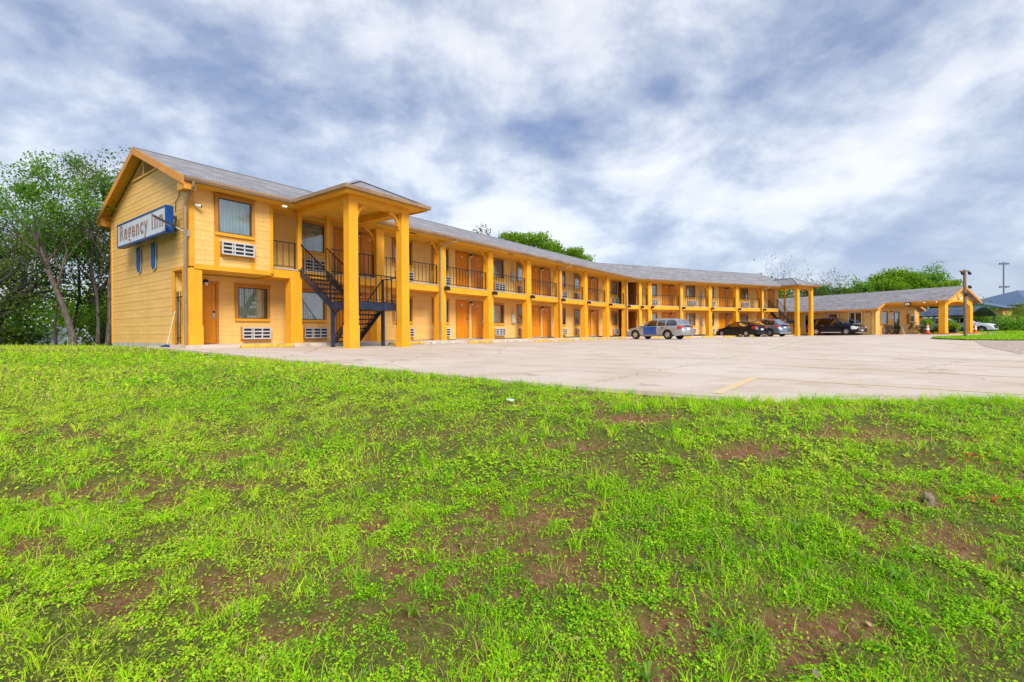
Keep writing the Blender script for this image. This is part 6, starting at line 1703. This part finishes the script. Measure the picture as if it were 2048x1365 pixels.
def blades(X, Y, Z, h, w, tint, lean, segs=2):
    """bent tapering blades: two quads each when near, one when far"""
    n = len(X); a = rgl.uniform(0, 2 * np.pi, n); b = rgl.uniform(0, 2 * np.pi, n)
    dx, dy = np.cos(a) * w / 2, np.sin(a) * w / 2; lx, ly = np.cos(b) * lean * h, np.sin(b) * lean * h
    lv = []
    ts = (0, .55, 1) if segs == 2 else (0, 1)
    for t in ts:
        k = 1 - .85 * t * t
        for s in (-1, 1): lv.append(np.stack([X + s * dx * k + lx * t ** 2, Y + s * dy * k + ly * t ** 2, Z - .008 + h * (t - .25 * lean * t * t)], 1))
    V = np.stack(lv, 1).reshape(-1, 3); m = len(lv); o = np.arange(n)[:, None] * m
    q = [np.array([0, 1, 3, 2])] + ([np.array([2, 3, 5, 4])] if segs == 2 else [])
    F = np.concatenate([o + k for k in q], 0)
    return V, F, m
def leaves(X, Y, Z, s, tint):
    """small flat weed leaves facing mostly up"""
    n = len(X); a = rgl.uniform(0, 2 * np.pi, n); tl = rgl.normal(0, .35, (n, 2))
    ax = np.stack([np.cos(a), np.sin(a), tl[:, 0]], 1) * s[:, None]; bx = np.stack([-np.sin(a), np.cos(a), tl[:, 1]], 1) * (s * .55)[:, None]
    C = np.stack([X, Y, Z], 1)
    V = np.stack([C - ax, C + bx + np.array([0, 0, .002]), C + ax, C - bx + np.array([0, 0, .002])], 1).reshape(-1, 3)
    return V, np.arange(len(V)).reshape(-1, 4), 4
def scatter(n, y0, y1, spread=1.18, xr=None):
    """even cover of the ground within the wedge the place opens to"""
    Y = np.sqrt(rgl.uniform(y0 ** 2, y1 ** 2, n)); X = rgl.uniform(-1, 1, n) * (Y * spread + 2.0)
    return X, Y
def keepers(X, Y, dens, m=.0):
    u = X * D[0] + Y * D[1]; v = X * NN[0] + Y * NN[1] + CC
    k = ~on_lot(X, Y, m - .16 * np.clip(fbm(X * 7, Y * 7, 3, 61) - .35, 0, 1)) & ~((u > 5.9) & (v < .1))
    return k & (rgl.uniform(0, 1, len(X)) < dens)
def patch(X, Y): return fbm(X * .55 + 3, Y * .8 + 9, 4, 21)
def tintf(X, Y, base, sp, n):
    return np.clip(base + (patch(X, Y) - .5) * .8 + .17 * sstep(3.2, 8, Y) + rgl.normal(0, sp, n), 0, .88)
def cover(name, label, specs):
    VV, FF, TT, o = [], [], [], 0
    for V, F, nv, t in specs:
        VV.append(V); FF.append(F + o); TT.append(np.repeat(t, nv)); o += len(V)
    me = raw_mesh(name, np.concatenate(VV), np.concatenate(FF), np.concatenate(TT), 'grass', 1)
    return tag(ob(name, me), label, 'grass', kind='stuff')
specs = []; specl = []; specd = []
for n, y0, y1, hm, w, segs in ((235000, 1.4, 3.4, .030, .0040, 2), (230000, 3.4, 6.5, .034, .0062, 1), (145000, 6.5, 11, .042, .012, 1), (110000, 11, 20, .05, .022, 1)):
    X, Y = scatter(n, y0, y1, 1.2 if y1 < 12 else 1.25); s = soil(X, Y); clump = fbm(X * 4.2, Y * 4.2, 3, 33)
    gap = fbm(X * 9, Y * 9, 3, 52); dens = np.clip(1.15 - s * 1.1, .03, 1) * (np.clip((clump - .30) * 3.2, .10, 1) * np.clip((gap - .34) * 5.5, .08, 1) if y1 < 7 else .95 * np.clip((gap - .25) * 4, .2, 1))
    k = keepers(X, Y, dens, .04); X, Y, clump = X[k], Y[k], clump[k]; m = len(X)
    h = hm * rgl.gamma(2.6, .38, m) * (.55 + 1.3 * clump); lean = rgl.uniform(.2, 1.2, m)
    t = tintf(X, Y, .58, .19, m); dry = rgl.uniform(0, 1, m) < .07 + .16 * (1 - clump); t = np.where(dry, rgl.uniform(.90, 1, m), t)
    V, F, nv = blades(X, Y, relief(X, Y), h, np.full(m, w) * rgl.uniform(.6, 1.4, m), t, lean, segs); specs.append((V, F, nv, t))
# taller tufts, also along the lot's edge
for n, y0, y1, kk_, hh, w in ((420, 1.7, 5.0, 22, .10, .0055), (520, 5.0, 12, 14, .10, .011)):
    X0, Y0 = scatter(n, y0, y1); ok = keepers(X0, Y0, np.clip(patch(X0, Y0) * 1.8 - .5, .1, 1)); X0, Y0 = X0[ok], Y0[ok]
    if y0 < 2:
        ex = rgl.uniform(1.0, 7.0, 150); ey = front_line(ex) - rgl.uniform(.0, .22, 150); eu = rgl.uniform(8, 15, 70)
        X0 = np.concatenate([X0, ex, [uvw(5.36, q)[0] for q in eu]]); Y0 = np.concatenate([Y0, ey, [uvw(5.36, q)[1] for q in eu]])
    a = np.repeat(np.arange(len(X0)), kk_); m = len(a); X = X0[a] + rgl.normal(0, .022, m); Y = Y0[a] + rgl.normal(0, .022, m)
    t = np.clip(rgl.uniform(.3, .85, len(X0))[a] + rgl.normal(0, .08, m), 0, .88)
    V, F, nv = blades(X, Y, relief(X, Y), hh * rgl.uniform(.5, 1.5, m), np.full(m, w), t, rgl.uniform(.2, 1.0, m), 2); specs.append((V, F, nv, t))
# lot joints: weeds
ju = rgl.uniform(6, 45, 90); jv = np.where(rgl.uniform(0, 1, 90) < .7, 13.55, 6.45); a = np.repeat(np.arange(90), 8)
P_ = np.array([uvw(p, q) for p, q in zip(ju, jv)]); X = P_[a, 0] + rgl.normal(0, .05, len(a)); Y = P_[a, 1] + rgl.normal(0, .05, len(a)); t = rgl.uniform(.1, .6, len(a))
V, F, nv = blades(X, Y, lotz(X, Y) + EYE, rgl.uniform(.01, .05, len(a)), np.full(len(a), .012), t, rgl.uniform(.5, 1.4, len(a)), 2); specs.append((V, F, nv, t))
cover('grass', 'uneven short grass and tufts covering the sloping lawn', specs)
# broad-leaved weeds and clover
for n, y0, y1, sm, lift in ((520000, 1.4, 3.6, .0070, .020), (330000, 3.6, 7.0, .0115, .022), (80000, 7, 12, .028, .03)):
    X, Y = scatter(n, y0, y1); s = soil(X, Y); cl = fbm(X * 2.6 + 50, Y * 2.6, 4, 44); fine = fbm(X * 14, Y * 14, 2, 46)
    dens = np.clip((cl - .30) * 4.0, .2, 1) * np.clip(1.1 - s * 1.0, .04, 1) * np.clip((fine - .36) * 6, .08, 1)
    k = keepers(X, Y, dens, .02); X, Y, cl = X[k], Y[k], cl[k]; m = len(X); t = tintf(X, Y, .55, .20, m)
    Z = relief(X, Y) + lift * rgl.uniform(.05, 1.5, m) * (.3 + 1.3 * fine[k])
    V, F, nv = leaves(X, Y, Z, sm * rgl.uniform(.5, 1.5, m), t); specl.append((V, F, nv, t))
cover('clover', 'low broad-leaved weeds and clover among the grass', specl)
# straw lying over bare soil
X, Y = scatter(130000, 1.5, 6.0); s = soil(X, Y); k = keepers(X, Y, np.clip(s * .9 + .05, .16, .75), .05); X, Y = X[k], Y[k]; m = len(X)
t = rgl.uniform(.90, 1.0, m); V, F, nv = blades(X, Y, relief(X, Y) + .006, rgl.uniform(.008, .02, m), np.full(m, .0030), t, rgl.uniform(2.0, 5, m), 1); specd.append((V, F, nv, t))
cover('thatch', 'dry straw and thatch lying on the bare soil patches', specd)
X, Y = scatter(5000, 1.55, 9); k = keepers(X, Y, .8 * np.ones(len(X)), .05); X, Y = X[k], Y[k]; m = len(X); t = rgl.uniform(.88, 1.0, m)
V, F, nv = leaves(X, Y, relief(X, Y) + rgl.uniform(.004, .03, m), rgl.uniform(.006, .016, m), t)
cover('leaf_litter', 'small dead brown leaves scattered through the lawn', [(V, F, nv, t)])
# the island and the verge beyond it
X = rgl.uniform(26, 50, 40000); Y = rgl.uniform(27, 40, 40000)
def inside(X, Y, poly):
    c = np.zeros(len(X), bool); n = len(poly)
    for i in range(n):
        (x0, y0), (x1, y1) = poly[i], poly[(i + 1) % n]; k = ((y0 > Y) != (y1 > Y)) & (X < (x1 - x0) * (Y - y0) / (y1 - y0 + 1e-9) + x0); c ^= k
    return c
k = inside(X, Y, ISLAND); X, Y = X[k], Y[k]; m = len(X); t = np.clip(rgl.normal(.5, .15, m), 0, .88); V, F, nv = blades(X, Y, lotz(X, Y) + EYE + .06, rgl.uniform(.05, .13, m), np.full(m, .05), t, rgl.uniform(.2, .9, m), 1)
X = rgl.uniform(44, 80, 40000); Y = rgl.uniform(46, 75, 40000); k = inside(X, Y, [(44.5, 49.8), (50, 45.6), (62, 47), (80, 52), (80, 75), (60, 75), (52, 62), (47, 54)]); X, Y = X[k], Y[k]; m = len(X); t2 = np.clip(rgl.normal(.5, .15, m), 0, .88); V2, F2_, nv2 = blades(X, Y, lotz(X, Y) + EYE + .04, rgl.uniform(.08, .25, m), np.full(m, .08), t2, rgl.uniform(.2, .9, m), 1)
cover('verge_grass', 'mown grass on the traffic island and the verge', [(V, F, nv, t), (V2, F2_, nv2, t2)])

# individual weeds, stones, litter
def rosette(x, y, r, n, seed, lab, m='leaf_mid', up=.35, cat='weed'):
    rr = random.Random(seed); w = thing('weed_plant', (x, y, float(relief(np.array([x]), np.array([y]))[0])), 0, lab, cat, 'single weeds in the lawn')
    for k in range(n):
        a = 2 * math.pi * k / n + rr.uniform(-.2, .2); L_ = r * rr.uniform(.75, 1.1); p = []; ww = L_ * .11
        for i in range(7):
            q = i / 6; wd = ww * (math.sin(math.pi * min(1, q * .92 + .08)) ** .7) * (1.0 if i % 2 else .6); z = L_ * up * math.sin(q * 2.4) + .01
            for s in (-1, 1): p.append((L_ * q * math.cos(a) - s * wd * math.sin(a), L_ * q * math.sin(a) + s * wd * math.cos(a), z + .15 * wd))
        mb = MB(); mb.poly(p, [(2 * i, 2 * i + 1, 2 * i + 3, 2 * i + 2) for i in range(6)], m, True); me = mb.mesh('leaf', fix=False)
        at = me.attributes.new('tint', 'FLOAT', 'POINT'); at.data.foreach_set('value', [rr.uniform(.35, .75)] * len(p)); ob('leaf', me, w)
rosette(.93, 2.21, .085, 11, 1, 'toothed rosette weed in the bare soil at the lower right'); rosette(1.08, 2.14, .07, 8, 2, 'broad leafy weed right of the toothed rosette', 'leaf_bright', .6); rosette(1.05, 2.55, .10, 7, 3, 'broad-leaved weed above the bare hollow', 'leaf_bright', .7)
rosette(2.0, 2.5, .08, 9, 4, 'arching light weed near the lower right corner', 'leaf_mid', .7); rosette(.55, 1.98, .08, 7, 5, 'long-bladed weed arching at the bottom edge', 'leaf_mid', .8); rosette(1.72, 2.9, .09, 8, 6, 'upright weed right of centre in the lawn', 'leaf_mid', .8); rosette(-.5, 2.35, .09, 8, 7, 'leafy weed left of the bottom bare patch', 'leaf_bright', .7); rosette(2.75, 2.6, .08, 8, 8, 'pale weed at the right edge of the lawn', 'leaf_mid', .8)
def pebble(x, y, s, seed, lab, m='stone', cat='stone', squash=.6):
    rr = random.Random(seed); bm = bmesh.new(); bmesh.ops.create_icosphere(bm, subdivisions=2, radius=1)
    for v in bm.verts: k = 1 + rr.uniform(-.18, .18); v.co = Vector((v.co.x * s[0] * k, v.co.y * s[1] * k, v.co.z * s[2] * k))
    me = bpy.data.meshes.new('stone'); bm.to_mesh(me); bm.free(); me.materials.append(MAT[m])
    o = tag(ob('stone', me, None, (x, y, float(relief(np.array([x]), np.array([y]))[0]) + s[2] * .4), rr.uniform(0, 3)), lab, cat)
pebble(2.80, 3.24, (.038, .035, .055), 1, 'upright brownish stone by the red flowers'); pebble(1.25, 2.0, (.018, .02, .018), 2, 'pale pebble at the bottom edge of the lawn'); pebble(2.35, 2.78, (.05, .02, .008), 3, 'flat white chip in the lawn at the right', 'white_paint')
pebble(-.03, 5.5, (.09, .05, .012), 4, 'white scrap lying in the grass near the lot edge', 'white_paint', 'litter'); pebble(-7.23, 11.55, (.11, .06, .015), 5, 'white scrap in the grass near the corner column', 'white_paint', 'litter'); pebble(-1.35, 2.35, (.018, .015, .01), 6, 'small grey stone in the bare patch at lower left'); pebble(-2.9, 3.55, (.03, .02, .012), 7, 'grey stone in the left soil patch')
def flowers(x, y, n, r, m, lab, seed):
    rr = random.Random(seed); w = thing('flower_patch', (x, y, float(relief(np.array([x]), np.array([y]))[0])), 0, lab, 'flowers')
    for k in range(n):
        px, py = rr.gauss(0, r), rr.gauss(0, r * .35); s = rr.uniform(.010, .02); z = rr.uniform(.02, .05); mb = MB()
        mb.poly([(px, py, z + s * .3)] + [(px + s * (1 if i % 2 else .5) * math.cos(i * math.pi / 5), py + s * (1 if i % 2 else .5) * math.sin(i * math.pi / 5), z + rr.uniform(0, s * .5)) for i in range(10)], [(0, i + 1, (i + 1) % 10 + 1) for i in range(10)], m)
        mb.build('blossom', w, fix=False)
flowers(3.52, 3.80, 30, .17, 'red_petal', 'red blossoms scattered at the right edge of the lawn', 1); flowers(3.16, 3.23, 26, .10, 'red_petal', 'cluster of red blossoms behind the brownish stone', 2)
for k, (x, y, lab) in enumerate(((-2.48, 2.95, 'single magenta blossom in the left lawn'), (-3.2, 2.88, 'magenta blossom at the left picture edge'), (-2.35, 2.55, 'small pink blossom below the magenta one'), (-1.63, 4.65, 'tiny pink blossom in the upper left lawn'))): flowers(x, y, 2, .012, 'pink_petal', lab, 10 + k)
